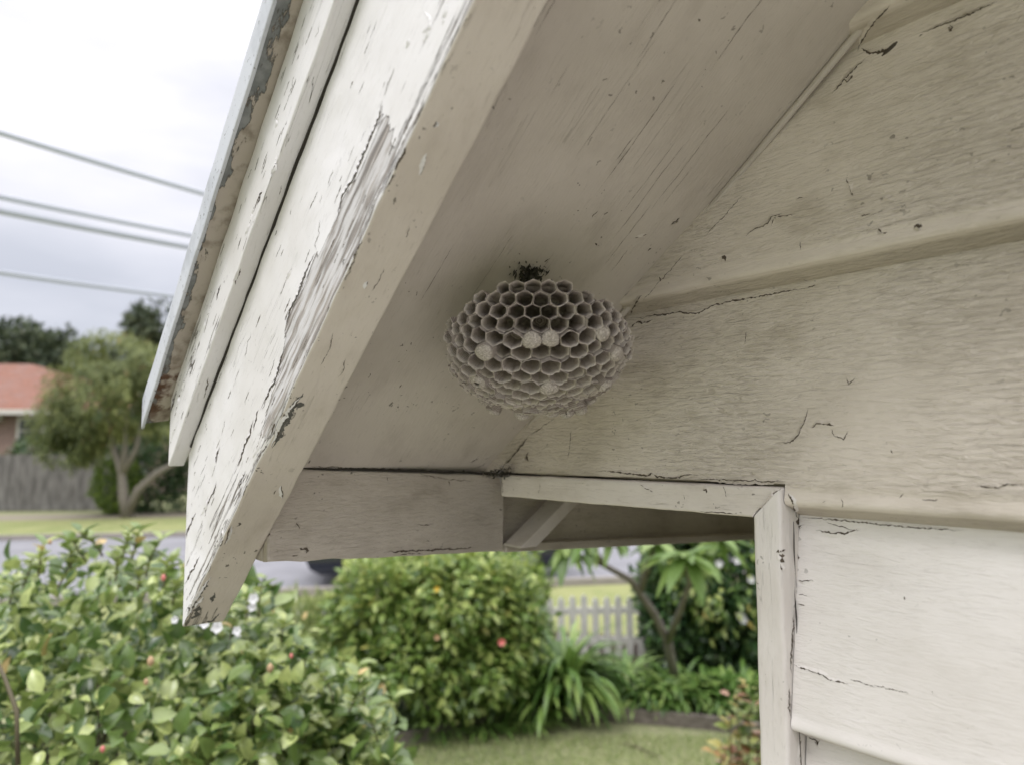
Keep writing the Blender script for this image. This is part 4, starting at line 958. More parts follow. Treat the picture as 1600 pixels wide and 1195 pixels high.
# inner stems
for q in range(22):
    a = RF(-1.1+rng.normal(0, .12), 2.0+rng.normal(0, .08), .0); b = RF(-1.0+rng.uniform(-.5, .45), 2.0+rng.uniform(-.1, .3), H-rng.uniform(.5, .8)); mid = (a+b)/2+np.array([0, 0, .1])+rng.normal(0, .06, 3)
    st.append(tube([a, mid, b], [.016, .010, .004], 6))
st.append(tube([CAM+ray(28, 1195)*1.25, CAM+ray(26, 1110)*1.27, CAM+ray(8, 1060)*1.3, CAM+ray(-15, 1010)*1.33], [.0045, .004, .0035, .003], 6))
V, Fc = merge(st); mesh('stem', V, Fc, M['stem'], cam_b)
k = NT('pink_bud'); M['pink'] = k.fin((.72, .25, .22), .6, transl=.2)
k = NT('faded_petal'); M['faded'] = k.fin((.55, .38, .22), .7, transl=.2)
k = NT('white_petal'); M['white'] = k.fin((.80, .80, .80), .6, transl=.3)
k = NT('yellow_petal'); M['yellow'] = k.fin((.75, .55, .08), .6, transl=.2)
def flower(c, s, mat, parent, n=7, name='flower', face=None):
    P = np.repeat(c[None], n, 0); a = np.arange(n)*2*np.pi/n+rng.uniform(0, 1); f = unit(np.array(face if face is not None else -CF+np.array([0, 0, .4])))
    e1 = unit(np.cross(f, [0, 0, 1.])); e2 = np.cross(f, e1); D = np.cos(a)[:, None]*e1+np.sin(a)[:, None]*e2+f*.5; N = np.repeat(f[None], n, 0)
    return leaves(name, P, D, N, s, (leaf_tpl(3, .9, .3, -.3)), mat, parent)
def capsule_bud(c, s, mat, parent):
    V, Fc = tube([c, c+np.array([0, 0, s*.4]), c+np.array([0, 0, s]), c+np.array([0, 0, s*1.5])], [s*.15, s*.5, s*.5, s*.08], 8); return mesh('flower_bud', V, Fc, mat, parent)
for x, y, s, mt in [(255, 907, .010, 'pink'), (455, 1028, .007, 'pink'), (160, 1175, .009, 'pink'), (422, 1050, .012, 'faded'), (235, 1040, .013, 'faded'), (228, 1070, .009, 'faded'), (78, 850, .008, 'faded')]:
    capsule_bud(CAM+ray(x, y)*(1.42 if y > 950 else 1.62), s, M[mt], cam_b)

for x, y, s_, d_ in [(322, 974, .012, 1.30), (342, 980, .015, 1.32), (398, 935, .016, 1.6), (396, 948, .014, 1.6), (372, 985, .012, 1.4), (275, 968, .010, 1.4)]: flower(CAM+ray(x, y)*d_, s_, M['white'], cam_b, 5)
# small white-flowered bush behind the barge tip
wb = empty('white_flower_bush', RF(-.95, 3.0), 'small pale bush dotted with white flowers behind the barge board tip', 'bush')
P, D, N = bush_leaves([(2600, (-1.00, 3.0, .72), (.50, .40, .74))], seed=21, shell=.7); leaves('foliage', P, D, N, .05*rng.uniform(.6, 1.1, len(P)), TPL_L, M['camellia'], wb)
V, Fc = merge([tube([RF(-1+.1*q, 3.0, 0), RF(-1+.14*q, 2.95, .5), RF(-1+.22*q, 2.9, 1.1)], [.015, .01, .005], 6) for q in (-1, 0, 1)]); mesh('stem', V, Fc, M['stem'], wb)
for q in range(26):
    x = rng.uniform(335, 450); y = rng.uniform(955, 1010)+abs(x-390)*.2
    if q < 6: x, y = rng.uniform(318, 360), rng.uniform(968, 985)
    flower(CAM+ray(x, y)*2.62, .026 if q > 5 else .045, M['white'], wb, 5)
# pale wispy shrub in front of the kerb
ps = empty('wispy_shrub', RF(-1.7, 6.2), 'wispy pale green shrub between the camellia and the round glossy shrub', 'bush')
P, D, N = bush_leaves([(7000, (-1.62, 6.1, .50), (.62, .5, .50))], seed=31, lump=.3, shell=.5); D = unit(D*.5+np.array([0, 0, .8])+rng.normal(0, .3, D.shape))
leaves('foliage', P, D, N, .085*rng.uniform(.5, 1.2, len(P)), TPL_N, M['pale'], ps)
V, Fc = merge([tube([RF(-1.62, 6.1, 0), RF(-1.62+.2*q, 6.1, .4), RF(-1.62+.35*q, 6.1, .8)], [.015, .01, .004], 5) for q in (-1, 0, 1)]); mesh('stem', V, Fc, M['stem'], ps)
for q in range(9): flower(CAM+ray(rng.uniform(505, 570), rng.uniform(1000, 1045))*5.6, .03, M['yellow'], ps, 5)
# round glossy shrub
gs = empty('glossy_shrub', RF(-.55, 6.0), 'large rounded shrub of small glossy green leaves under the eave board', 'bush')
P, D, N = bush_leaves([(7000, (-.60, 6.1, .74), (.80, .60, .62)), (1900, (-.95, 5.75, 1.0), (.34, .3, .30)), (1900, (-.35, 5.7, 1.05), (.36, .3, .28)), (1500, (-.05, 6.0, .85), (.32, .35, .34)), (1500, (-.75, 5.6, .60), (.38, .3, .26)), (1500, (-.15, 5.75, .52), (.30, .3, .26)), (1000, (-1.25, 5.9, .62), (.26, .3, .3))], seed=41, lump=.48, up=1.0, shell=.74, zmin=.15)
leaves('foliage', P, D, N, .088*rng.uniform(.55, 1.15, len(P)), TPL_L, M['gardenia'], gs, np.clip(rng.normal(.48, .22, len(P))+(P[:, 2]-.8)*.25, 0, .97))  # leaf tint lightens with height: light from above painted into the crown
V, Fc = merge([tube([RF(-.55+.05*q, 6.0, 0), RF(-.55+.16*q, 6.0, .4), RF(-.55+.3*q, 5.95, .95)], [.03, .02, .008], 7) for q in (-2, -1, 0, 1, 2)]); mesh('stem', V, Fc, M['bark'], gs)
flower(CAM+ray(784, 1003)*5.1, .034, M['pink'], gs, 7); flower(CAM+ray(683, 920)*5.25, .026, M['yellow'], gs, 6); flower(CAM+ray(683, 995)*5.2, .026, M['faded'], gs, 6)
# yellow-green bush at its right
yb = empty('yellow_green_bush', RF(.25, 6.9), 'airy yellow-green bush at the right shoulder of the round glossy shrub', 'bush')
P, D, N = bush_leaves([(3600, (.02, 6.9, .60), (.33, .35, .60))], seed=51, lump=.3); leaves('foliage', P, D, N, .06*rng.uniform(.6, 1.2, len(P)), TPL_L, M['bright'], yb)
V, Fc = merge([tube([RF(.12, 6.9, 0), RF(.12+.1*q, 6.9, .5), RF(.12+.2*q, 6.9, .9)], [.015, .01, .004], 5) for q in (-1, 1)]); mesh('stem', V, Fc, M['stem'], yb)
# strap-leaved plants
def strap(name_o, base, n, length, width, mat, spread=1.0, upk=1.0, nm='foliage'):
    V = []; F = []; T = []; ns = 9
    for q in range(n):
        a = rng.uniform(0, 2*np.pi); out = np.array([math.cos(a), math.sin(a), 0]); sd_ = np.array([-math.sin(a), math.cos(a), 0]); Ln = length*rng.uniform(.6, 1.1)
        b = base+out*rng.uniform(0, .08)*spread+rng.normal(0, .02, 3)*np.array([1, 1, 0]); el = rng.uniform(.75, 1.45)*upk; p = b.copy(); t0 = rng.random(); b0 = len(V); c_ = rng.uniform(1.3, 2.6)
        for i in range(ns+1):
            t = i/ns; ang = el-c_*t**1.3; wv = width*(.55+.9*t)*(1-t**5)*.5+.001
            V += [p-sd_*wv+np.array([0, 0, wv*.3]), p, p+sd_*wv+np.array([0, 0, wv*.3])]; T += [t0]*3
            p = p+(out*math.cos(ang)*spread+np.array([0, 0, math.sin(ang)]))*Ln/ns
            p[2] = max(p[2], .02)
        for i in range(ns): k0 = b0+i*3; F += [(k0, k0+1, k0+4, k0+3), (k0+1, k0+2, k0+5, k0+4)]
    return mesh(nm, np.array(V), np.array(F), mat, name_o, {'tint': T})
ag = empty('agapanthus_clump', RF(.46, 6.0), 'big clump of arching strap leaves in front of the picket fence', 'plant')
strap(ag, RF(.43, 6.15, .08), 260, .86, .042, M['strap'], .82, 1.05); strap(ag, RF(.30, 6.05, .05), 90, .6, .038, M['strap'], nm='foliage')
for q, (r, f, ln) in enumerate([(1.05, 6.3, .42), (1.35, 6.3, .45), (1.6, 6.35, .42), (1.9, 6.3, .45), (.95, 6.6, .5), (1.25, 6.25, .36), (1.75, 6.2, .36), (2.2, 6.0, .4)]):
    lab = ['low clump of narrow leaves right beside the big strap-leaved clump', 'low leafy clump below the frangipani trunk', 'low leafy clump in the middle of the right garden bed', 'low leafy clump in shade before the dark shrub', 'leafy clump at the foot of the picket fence right of the big clump', 'short leafy clump at the timber edging right of the big clump', 'short leafy clump at the timber edging behind the rosy bush', 'leafy clump nearest the corner of the house in the bed'][q]
    t = empty('bedding_plant', RF(r, f), lab, 'plant', 'low leafy clumps in the garden bed')
    strap(t, RF(r, f, .04), 120, ln, .035, M['strap'], 1.0, 1.0)
for q, (r, f) in enumerate([(-.9, 5.85), (-.55, 5.85), (-.2, 5.9), (.1, 5.98), (-1.2, 5.9)]):
    lab = ['grass tuft under the left part of the round shrub', 'grass tuft under the middle of the round shrub', 'grass tuft under the right part of the round shrub', 'grass tuft between the round shrub and the strap-leaved clump', 'grass tuft at the far left of the timber edging'][q]
    t = empty('grass_tuft', RF(r, f), lab, 'grass tuft', 'grass tufts along the garden edging'); strap(t, RF(r, f, .03), 200, .17, .011, M['strap'], 2.0, 1.0)
# frangipani
ft = empty('frangipani_tree', RF(1.42, 6.5), 'small frangipani tree with grey forked trunk and big pointed leaf rosettes', 'tree')
def PX(x, y, d): return CAM+ray(x, y)*d
trk = [([RF(1.42, 6.5, 0), PX(1043, 1000, 6.2), PX(1020, 955, 6.0), PX(985, 905, 5.8), PX(940, 880, 5.7), PX(905, 868, 5.6), PX(885, 850, 5.6)], [.05, .040, .032, .026, .021, .018, .014]),
       ([PX(1043, 1003, 6.2), PX(1062, 955, 5.8), PX(1078, 910, 5.4), PX(1072, 872, 5.2)], [.032, .024, .020, .017]),
       ([PX(1000, 925, 5.9), PX(1012, 880, 5.7), PX(1030, 850, 5.6)], [.03, .025, .02]), ([PX(945, 882, 5.7), PX(930, 862, 5.6), PX(920, 838, 5.5)], [.022, .02, .016])]
V, Fc = merge([tube(p, r, 9) for p, r in trk]); mesh('trunk', V, Fc, M['bark'], ft)
Pp = []; Dd = []; Nn = []; Ss = []
for (x, y, d, n, sz) in [(1072, 868, 5.2, 20, .33), (885, 852, 5.55, 16, .30), (1030, 848, 5.6, 14, .28), (1120, 842, 5.4, 14, .30), (920, 838, 5.5, 12, .28), (960, 835, 5.5, 12, .26)]:
    c = PX(x, y, d)
    for q in range(n):
        a = q*2.4; dd = np.array([math.cos(a), math.sin(a), rng.uniform(-.9, .5)]); Pp.append(c); Dd.append(dd); Nn.append(np.array([0, 0, 1])+dd*.3); Ss.append(sz*rng.uniform(.75, 1.1))
leaves('foliage', np.array(Pp), np.array(Dd), np.array(Nn), Ss, leaf_tpl(6, .30, .35, .30), M['frangi'], ft)
# dark shrubs on the right
for q, (C, Rr, n, lab) in enumerate([((2.15, 7.3, 1.05), (.72, .6, 1.05), 9000, 'tall dense dark green shrub beside the house corner'), ((1.85, 8.2, .55), (.5, .4, .62), 2500, 'low dark shrub behind the frangipani trunk'), ((3.0, 7.0, 1.1), (.7, .6, 1.15), 3000, 'dark shrub further right hidden mostly by the corner board'), ((1.66, 7.35, .62), (.40, .35, .72), 3600, 'narrow dark shrub between the frangipani trunk and the tall dense shrub')]):
    t = empty('dark_shrub', RF(C[0], C[1]), lab, 'bush', 'dark shrubs along the side fence'); P, D, N = bush_leaves([(n, C, Rr)], seed=61+q, lump=.2); leaves('foliage', P, D, N, .10*rng.uniform(.6, 1.15, len(P)), TPL_L, M['dark'], t)
    V, Fc = merge([tube([RF(C[0], C[1], 0), RF(C[0]+.15*s_, C[1], .6), RF(C[0]+.3*s_, C[1], C[2])], [.03, .02, .01], 6) for s_ in (-1, 0, 1)]); mesh('stem', V, Fc, M['bark'], t)
    if q == 0:
        for x, y in [(1156, 962), (1160, 968), (1150, 875), (1172, 905), (1122, 880)]: flower(PX(x, y, 6.45), .05, M['white'], t, 5)
        P, D, N = bush_leaves([(1300, (2.0, 7.15, 1.25), (.76, .62, .85))], seed=66, lump=.2, up=1.0, shell=.97); leaves('outer_foliage', P, D, N, .09, TPL_L, M['gardenia'], t)
# rosy young bush near the corner
rb = empty('rosy_bush', RF(1.02, 3.0), 'small bush with pink and yellow young leaves beside the corner board', 'bush')
sb = []; PP = []; DD = []; NN = []
for (x, y0, y1) in [(1152, 1230, 1062), (1140, 1240, 1120), (1168, 1230, 1085), (1128, 1250, 1165), (1185, 1230, 1070), (1160, 1250, 1130), (1200, 1240, 1110)]:
    a = RF(1.0+rng.normal(0, .04), 3.05, .02); m0 = PX(x, y0, 3.0); b = PX(x+rng.uniform(-6, 6), y1, 2.95); sb.append(tube([a, m0, b], [.006, .004, .002], 5))
    for q in range(28):
        t = q/27; p = m0*(1-t)+b*t; an = q*2.4; PP.append(p); DD.append([math.cos(an), math.sin(an), .6]); NN.append([0, 0, 1]); PP[-1] = PP[-1]+rng.normal(0, .022, 3)
leaves('foliage', np.array(PP), np.array(DD, float), np.array(NN, float)+rng.normal(0, .3, (len(NN), 3)), .058*rng.uniform(.6, 1.15, len(PP)), TPL, M['rosy'], rb)
V, Fc = merge(sb); mesh('stem', V, Fc, M['stem'], rb)
# lawn blades near the camera
n = 16000; q = np.stack([rng.uniform(-1.3, 2.2, n), rng.uniform(4.4, 5.75, n)], 1); P = np.array([RF(a, b, .0) for a, b in q])
ok = np.array([True]*n); ex = np.array([((e @ CR), (e @ FWD)) for e in edge]); lim = np.interp(q[:, 0], ex[:, 0], ex[:, 1]); ok = q[:, 1] < lim-.04
P = P[ok]; D = np.array([0, 0, 1.])+rng.normal(0, .45, P.shape); o = leaves('lawn_blades', P, D, rng.normal(0, 1, P.shape), .045*rng.uniform(.5, 1.2, len(P)), TPL_N, leafmat('grass_blade', [(0, (.26, .34, .12)), (.6, (.42, .50, .20)), (1, (.62, .60, .36))], .6, .35), None); tag(o, 'short lawn grass in front of the garden edging', 'grass', kind='stuff')
for x, y, mt, lab in [(1048, 1160, 'yellow', 'fallen yellow flower on the lawn nearest the dry twig'), (1055, 1143, 'pink', 'fallen pink flower at the timber edging'), (1085, 1150, 'faded', 'fallen brown leaf beside the pink flower at the edging'), (1003, 1193, 'pink', 'fallen pink petal at the bottom edge of the lawn'), (1070, 1190, 'faded', 'fallen tan leaf low on the lawn before the rosy bush'), (735, 1163, 'faded', 'single tan leaf on the lawn near the grey timber edging'), (645, 1183, 'yellow', 'small yellow lawn flower left of its twin'), (663, 1181, 'yellow', 'small yellow lawn flower right of its twin'), (1110, 1187, 'faded', 'fallen pale leaf under the rosy bush')]:
    c = onG(x, y, .03); o = flower(c, .05 if mt != 'yellow' else .035, M[mt], None, 6, name='fallen_flower' if mt != 'faded' else 'fallen_leaf', face=(0, 0, 1)); tag(o, lab, 'flower' if mt != 'faded' else 'leaf')
V, Fc = tube([onG(975, 1160, .02), onG(1000, 1168, .03), onG(1030, 1182, .02)], [.006, .008, .004], 6); tag(mesh('twig', V, Fc, M['stem']), 'dry fallen twig lying on the lawn', 'twig')

# ------------------------------------------------------------------ picket fence
k = NT('weathered_picket_paint'); o = k.obj(); M['picket'] = k.fin(k.mix(k.ss(k.noise(k.map(o, scale=(8, 8, 3)), 3, 5), .3, .7), (.50, .50, .45), (.72, .71, .66)), .8, k.noise(o, 60, 3), .002, 1)
pf = empty('picket_fence', RF(.8, 7.7), 'low weathered white picket fence behind the strap-leaved clump', 'fence')
fd = unit(CR+FWD*.10); fn = np.cross([0, 0, 1], fd); c0 = RF(.85, 7.7)
for q in range(-26, 27):
    c = c0+fd*q*.118; hh = .64+.02*rng.uniform(-1, 1); a = c-fd*.033; b = c+fd*.033; tp = c
    prof = [a, b, b+np.array([0, 0, hh-.04]), c+np.array([0, 0, hh]), a+np.array([0, 0, hh-.04])]
    V = np.array([p+fn*.009 for p in prof]+[p-fn*.009 for p in prof]); Fs = [np.array([(0, 1, 2, 4), (5, 9, 7, 6), (0, 5, 6, 1), (1, 6, 7, 2), (4, 9, 5, 0)]), np.array([(2, 3, 4), (7, 9, 8)]), np.array([(2, 7, 8, 3), (3, 8, 9, 4)])]
    mesh('picket', V+np.array([0, 0, .02]), Fs, M['picket'], pf, smooth=False)
for z in (.20, .50): V, Fc = box(c0+np.array([0, 0, z])+fn*.03, (6.4, .035, .07), ax=[fd, fn, [0, 0, 1]]); mesh('rail', V, Fc, M['picket'], pf, smooth=False)

# ------------------------------------------------------------------ parked car (mostly hidden)
k = NT('navy_car_paint'); M['car'] = k.fin((.012, .016, .03), .25, coat=.6)
k = NT('car_glass'); M['glass'] = k.fin((.02, .025, .03), .08)
k = NT('tyre_rubber'); M['tyre'] = k.fin((.015, .015, .015), .85)
k = NT('wheel_alloy'); M['alloy'] = k.fin((.4, .4, .42), .35, metal=.8)
k = NT('lamp_lens'); M['lens'] = k.fin((.6, .6, .62), .15)
k = NT('red_lamp_lens'); M['redlens'] = k.fin((.4, .02, .02), .2)
cc0 = RF(-1.25, 12.75); car = empty('parked_car', cc0, 'dark navy car parked at the near kerb behind the round shrub', 'car')
def carP(x, y, z): return cc0+rd*x+rn*y+np.array([0, 0, z])
prof = [(-2.05, .30), (-2.12, .45), (-2.08, .68), (-1.95, .80), (-1.2, .92), (-.62, 1.36), (-.2, 1.44), (.6, 1.43), (1.25, 1.25), (1.75, .98), (2.02, .92), (2.10, .60), (2.08, .35), (1.9, .22), (-1.9, .22)]
def arc_body():
    ys = [-.86, -.84, -.62, .62, .84, .86]; V = []; 
    for i, y in enumerate(ys):
        kk = {0: .985, 1: 1.0, 2: 1.0, 3: 1.0, 4: 1.0, 5: .985}[i]
        for x, z in prof:
            yy = y
            if z > .95 and abs(y) > .7: yy = math.copysign(.86-(z-.95)*.42, y)
            V.append(carP(x*kk, yy, z))
    m = len(prof); F = [(i*m+j, i*m+(j+1) % m, (i+1)*m+(j+1) % m, (i+1)*m+j) for i in range(5) for j in range(m)]
    V += [carP(0, -.86, .6), carP(0, .86, .6)]; n0 = 6*m; T = [(n0, (j+1) % m, j) for j in range(m)]+[(n0+1, 5*m+j, 5*m+(j+1) % m) for j in range(m)]
    return np.array(V), [np.array(F), np.array(T)]
V, Fc = arc_body(); mesh('body', V, Fc, M['car'], car)
for s_ in (-1, 1):
    g = [(-.98, .98), (-.58, 1.33), (.0, 1.39), (.0, .98)]; V = np.array([carP(x, s_*(.868-(max(z, .95)-.95)*.42), z) for x, z in g]); mesh('window', V, np.array([(0, 1, 2, 3)]), M['glass'], car, smooth=False)
    g = [(.06, .98), (.06, 1.39), (.6, 1.38), (1.3, 1.02)]; V = np.array([carP(x, s_*(.868-(max(z, .95)-.95)*.42), z) for x, z in g]); mesh('window', V, np.array([(0, 1, 2, 3)]), M['glass'], car, smooth=False)
    for x in (-1.3, 1.32):
        c = carP(x, s_*.78, .31); V, Fc = tube([c-rn*.10, c-rn*.09, c+rn*.09, c+rn*.10], [.27, .31, .31, .27], 24); wh = mesh('wheel', V, Fc, M['tyre'], car); V, Fc = tube([c+rn*s_*.095, c+rn*s_*.108], [.20, .17], 20); r_ = mesh('rim', V, Fc, M['alloy'], car); r_.parent = wh
    V, Fc = box(carP(-2.07, s_*.62, .66), (.10, .36, .13), ax=[rd, rn, [0, 0, 1]]); mesh('headlight', V, Fc, M['lens'], car)
    V, Fc = box(carP(2.05, s_*.66, .80), (.10, .28, .16), ax=[rd, rn, [0, 0, 1]]); mesh('tail_light', V, Fc, M['redlens'], car)
V = np.array([carP(-1.14, -.60, .96), carP(-1.14, .60, .96), carP(-.66, .56, 1.345), carP(-.66, -.56, 1.345)])+np.array([0, 0, .012])-rd*.012; mesh('windscreen', V, np.array([(0, 1, 2, 3)]), M['glass'], car, smooth=False)

# ------------------------------------------------------------------ across the street
k = NT('grey_paling_timber'); o = k.obj(); M['paling'] = k.fin(k.mix(k.ss(k.noise(k.map(o, scale=(3, 3, .6)), 2.5, 5), .3, .7), (.10, .095, .088), (.235, .225, .21)), .9, k.noise(o, 20, 3), .005, 1)
pa = empty('paling_fence', RF(-17, 25.6), 'tall weathered grey paling fence across the street', 'fence')
pd = unit(CR+FWD*.12); pn = np.cross([0, 0, 1], pd); pc = RF(-15.0, 25.9)
for q in range(-62, 14):
    c = pc+pd*q*.15; hh = 1.93+.03*rng.uniform(-1, 1); V, Fc = box(c+np.array([0, 0, hh/2])+pn*.006*rng.uniform(-1, 1), (.14, .02, hh), ax=[pd, pn, [0, 0, 1]]); mesh('paling', V, Fc, M['paling'], pa, smooth=False)
V, Fc = box(pc-pd*3.6-pn*.03*np.sign(pn @ FWD)+np.array([0, 0, .12]), (11.4, .03, .20), ax=[pd, pn, [0, 0, 1]]); mesh('plinth_board', V, Fc, M['paling'], pa, smooth=False)
# brick house with tiled hip roof
k = NT('terracotta_tiles'); o = k.obj(); br = k.n('ShaderNodeTexBrick', {'Vector': k.map(o, rot=(0, 0, PSI)), 'Scale': 3.0, 'Mortar Size': .03, 'Color1': (.22, .085, .045, 1), 'Color2': (.31, .13, .075, 1), 'Mortar': (.09, .045, .035, 1)})
c = k.mix(k.ss(k.noise(o, 1.3, 5), .4, .7, 0, .6), br.outputs[0], (.22, .14, .12)); M['tiles'] = k.fin(c, .8, br.outputs[1], .03, .7)
k = NT('brown_brick'); o = k.obj(); br = k.n('ShaderNodeTexBrick', {'Vector': k.map(o, rot=(math.pi/2, 0, 0)), 'Scale': 4.0, 'Mortar Size': .015, 'Color1': (.20, .13, .11, 1), 'Color2': (.27, .18, .15, 1), 'Mortar': (.30, .26, .23, 1)})
M['brick'] = k.fin(br.outputs[0], .85)
k = NT('cream_joinery'); M['joinery'] = k.fin((.62, .60, .54), .6)
k = NT('dark_window_glass'); M['dglass'] = k.fin((.03, .035, .04), .1)
hd = unit(CR+FWD*.12); hn = unit(FWD-CR*.12)
hc = RF(-27.0, 29.5); bh = empty('brick_house', hc, 'brown brick house with a terracotta hip roof across the street', 'house')
def HP(x, y, z): return hc+hd*x+hn*y+np.array([0, 0, z])
EV = 3.70
Wd, Dp = 12.0, 17.8
V, Fc = box(HP(0, Dp/2+.6, EV/2), (2*Wd-1.0, Dp, EV), ax=[hd, hn, [0, 0, 1]]); mesh('wall', V, Fc, M['brick'], bh, smooth=False)
V = np.array([HP(-Wd, 0, EV), HP(Wd, 0, EV), HP(Wd, Dp+1.2, EV), HP(-Wd, Dp+1.2, EV), HP(-Wd+9.5, 9.5, EV+2.9), HP(Wd-9.5, 9.5, EV+2.9)])
rf = mesh('roof', V, [np.array([(0, 1, 5, 4), (2, 3, 4, 5)]), np.array([(1, 2, 5), (3, 0, 4)])], M['tiles'], bh, smooth=False)
V, Fc = merge([box(HP(0, -.02, EV-.06), (2*Wd+.1, .12, .20), ax=[hd, hn, [0, 0, 1]]), box(HP(Wd, Dp/2, EV-.06), (.12, Dp, .20), ax=[hd, hn, [0, 0, 1]])]); mesh('gutter', V, Fc, M['joinery'], bh, smooth=False)
for xw in (7.05, 2.0):
    fr_ = [box(HP(xw, .56, 2.92), (1.10, .08, 1.10), ax=[hd, hn, [0, 0, 1]])]; V, Fc = merge(fr_); wf = mesh('window', V, Fc, M['joinery'], bh, smooth=False)
    V, Fc = merge([box(HP(xw, .50, 3.14), (.84, .05, .42), ax=[hd, hn, [0, 0, 1]]), box(HP(xw, .50, 2.65), (.84, .05, .40), ax=[hd, hn, [0, 0, 1]])]); o = mesh('pane', V, Fc, M['dglass'], bh, smooth=False); o.parent = wf
V, Fc = box(HP(5.35, .35, 3.42), (1.2, .4, .28), ax=[hd, hn, [0, 0, 1]]); mesh('awning_box', V, Fc, M['joinery'], bh, smooth=False)
# trees and bushes across the street
def tree(name, label, base, trunks, blobs, n_scale, size, mat, group=None, tpl=TPL_S, droop=0.0, lump=.3, shell=.6, seed=70):
    t = empty(name, base, label, 'tree', group); V, Fc = merge([tube(p, r, 9) for p, r in trunks]); mesh('trunk', V, Fc, M['bark'], t)
    P, D, N = bush_leaves(blobs, seed=seed, lump=lump, shell=shell, up=.6); 
    if droop: D = unit(D*.6-np.array([0, 0, droop]))
    # thin out along noise so sky shows between the clumps
    kp = vnoise(P, 1.6/max(size*6, .3), seed) > -.30; P, D, N = P[kp], D[kp], N[kp]
    leaves('crown', P, D, N, size*rng.uniform(.6, 1.25, len(P)), tpl, mat, t, np.clip(rng.normal(.5, .2, len(P))+.25*vnoise(P, .9, seed+2), 0, 1)); return t
fT = 22.8
def at(x, y, f=fT):  # photo pixel at forward distance f, used for limbs of the street tree
    return CAM+ray(x, y)*f
tb = RF((198-800)/1155*fT, fT+.3)
tree('street_tree', 'feathery street tree with a forked grey trunk on the far verge', tb,
     [([tb, at(193, 775), at(190, 738), at(178, 700), at(168, 650)], [.18, .15, .12, .09, .05]), ([at(190, 740), at(196, 700), at(196, 640)], [.12, .09, .05]), ([at(190, 742), at(213, 700), at(225, 650)], [.11, .08, .04]), ([tb+np.array([0, 0, .1]), at(215, 765), at(245, 738), at(290, 715), at(330, 660)], [.13, .12, .10, .08, .05])],
     [(9000, (-12.7, 23.2, 3.85), (1.75, 1.6, 1.45)), (6000, (-11.4, 23.0, 4.05), (1.5, 1.4, 1.4)), (4500, (-13.6, 23.0, 2.95), (1.15, 1.2, 1.1)), (2200, (-13.5, 22.8, 2.3), (.8, 1.0, .8)), (2500, (-10.3, 23.4, 3.1), (1.0, 1.2, 1.2)), (2600, (-12.6, 23, 5.1), (1.3, 1.1, .75))], 1, .24, M['bottle'], tpl=TPL_N, droop=.7, seed=71, lump=.3)
tree('far_tree', 'large dark rounded tree behind the brick house', RF(-41, 58), [([RF(-41, 58, 0), RF(-41, 58, 7)], [.5, .3])], [(9000, (-42, 58, 8.6), (5.5, 4, 3.6)), (5000, (-36.8, 58, 7.9), (3.6, 3, 3.2)), (3500, (-46, 56, 8), (4, 3, 3.2)), (3000, (-39, 57, 5), (5, 3, 3))], 1, .62, M['fartree'], 'background trees', seed=81, lump=.35, shell=.75)
tree('far_tree', 'taller grey-green tree directly behind the roof edge', RF(-27, 50), [([RF(-26, 50, 0), RF(-25.6, 50, 6)], [.4, .25])], [(3800, (-24.2, 50, 10.0), (2.0, 2, 1.9)), (2800, (-23.0, 50, 7.6), (2.6, 2, 1.9)), (1500, (-27.0, 50, 7.2), (2.6, 2, 1.4))], 1, .5, M['fartree'], 'background trees', seed=91, lump=.4, shell=.6)
tree('far_tree', 'thin sparse tree between the two bigger background trees', RF(-31, 52), [([RF(-30, 52, 0), RF(-30, 52, 6)], [.35, .2])], [(1500, (-29.6, 52, 8.2), (1.8, 1.6, 1.7)), (2600, (-30, 52, 6.2), (4, 2, 1.6))], 1, .42, M['fartree'], 'background trees', seed=95, lump=.4, shell=.4)
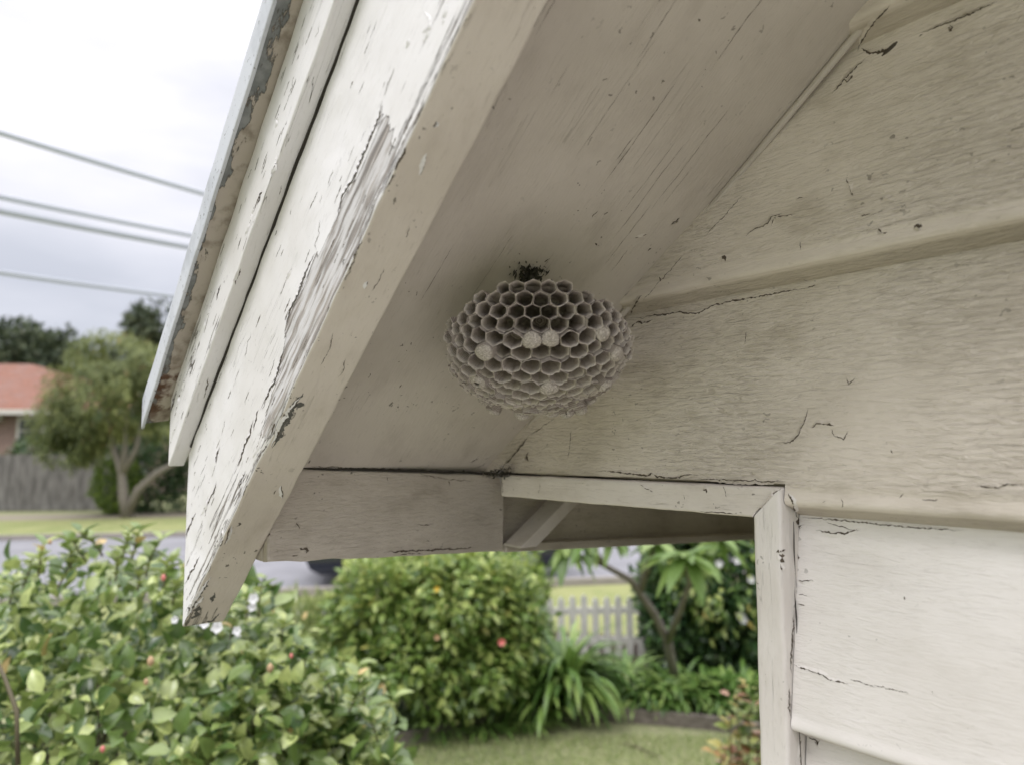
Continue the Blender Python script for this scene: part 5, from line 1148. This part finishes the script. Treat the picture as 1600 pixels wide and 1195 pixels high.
for q, (C, Rr, n, mt, sz, lab) in enumerate([((-12.9, 24.3, .95), (.75, .6, .95), 2200, 'bright', .17, 'bright green bush beside the street tree trunk'), ((-12.3, 25.2, 1.4), (1.3, .7, 1.5), 2600, 'dark', .2, 'dark hedge bush behind the street tree trunk'), ((-9.8, 25.6, 1.4), (2.3, .8, 1.6), 4200, 'dark', .2, 'dark hedge bush at the far right of the far verge'),
        ((-17.2, 27.6, 1.8), (1.5, .8, .85), 2600, 'dark', .18, 'dark bush above the paling fence below the brick house window'), ((-20.2, 27.0, 1.8), (1.3, .7, .85), 1500, 'pale', .16, 'pale bush peeping over the left end of the paling fence'), ((-14.6, 27.6, 2.4), (1.6, .8, 1.6), 3000, 'dark', .2, 'dark bush between the brick house and the street tree')]):
    t = empty('far_bush', RF(C[0], C[1]), lab, 'bush', 'bushes across the street'); P, D, N = bush_leaves([(n, C, Rr)], seed=101+q); leaves('foliage', P, D, N, sz*rng.uniform(.6, 1.2, len(P)), TPL_S, M[mt], t)
    V, Fc = tube([RF(C[0], C[1], 0), RF(C[0], C[1], C[2])], [.06, .03], 6); mesh('stem', V, Fc, M['bark'], t)
# a belt of distant trees to close the horizon
for q, (r, f, h) in enumerate([(-60, 75, 9), (-14, 70, 4.8), (2, 75, 6), (18, 72, 7), (36, 70, 8)]):
    lab = ['distant tree mass beyond the left end of the brick house', 'distant low tree behind the barge board', 'distant tree behind the eave board', 'distant tree behind the house corner', 'distant tree far right behind the house'][q]
    tree('distant_tree', lab, RF(r, f), [([RF(r, f, 0), RF(r, f, h*.6)], [.4, .2])], [(2200, (r, f, h*.55), (8, 4, h*.45))], 1, .9, M['fartree'], 'distant trees closing the street', seed=120+q)

# ------------------------------------------------------------------ overhead wires
k = NT('grey_cable_sheath'); M['wire'] = k.fin((.47, .50, .55), .6)
for q, (x0, y0, x1, y1, r, lab) in enumerate([(0, 208, 325, 305, .040, 'uppermost overhead cable crossing the sky'), (0, 308, 308, 370, .036, 'second overhead cable, upper one of the close pair'), (0, 330, 303, 388, .046, 'third overhead cable, lower one of the close pair'), (0, 426, 245, 460, .032, 'lowest and thinnest overhead cable above the trees')]):
    a = CAM+ray(x0, y0)*9.5; b = CAM+ray(x1, y1)*12.5; d = b-a; ts = np.linspace(-2.5, 7, 80)
    pts = np.array([a+d*t+np.array([0, 0, .035*t*(t-1)]) for t in ts]); V, Fc = tube(pts, r, 7)
    tag(mesh('overhead_cable', V, Fc, M['wire']), lab, 'cable', 'overhead cables')
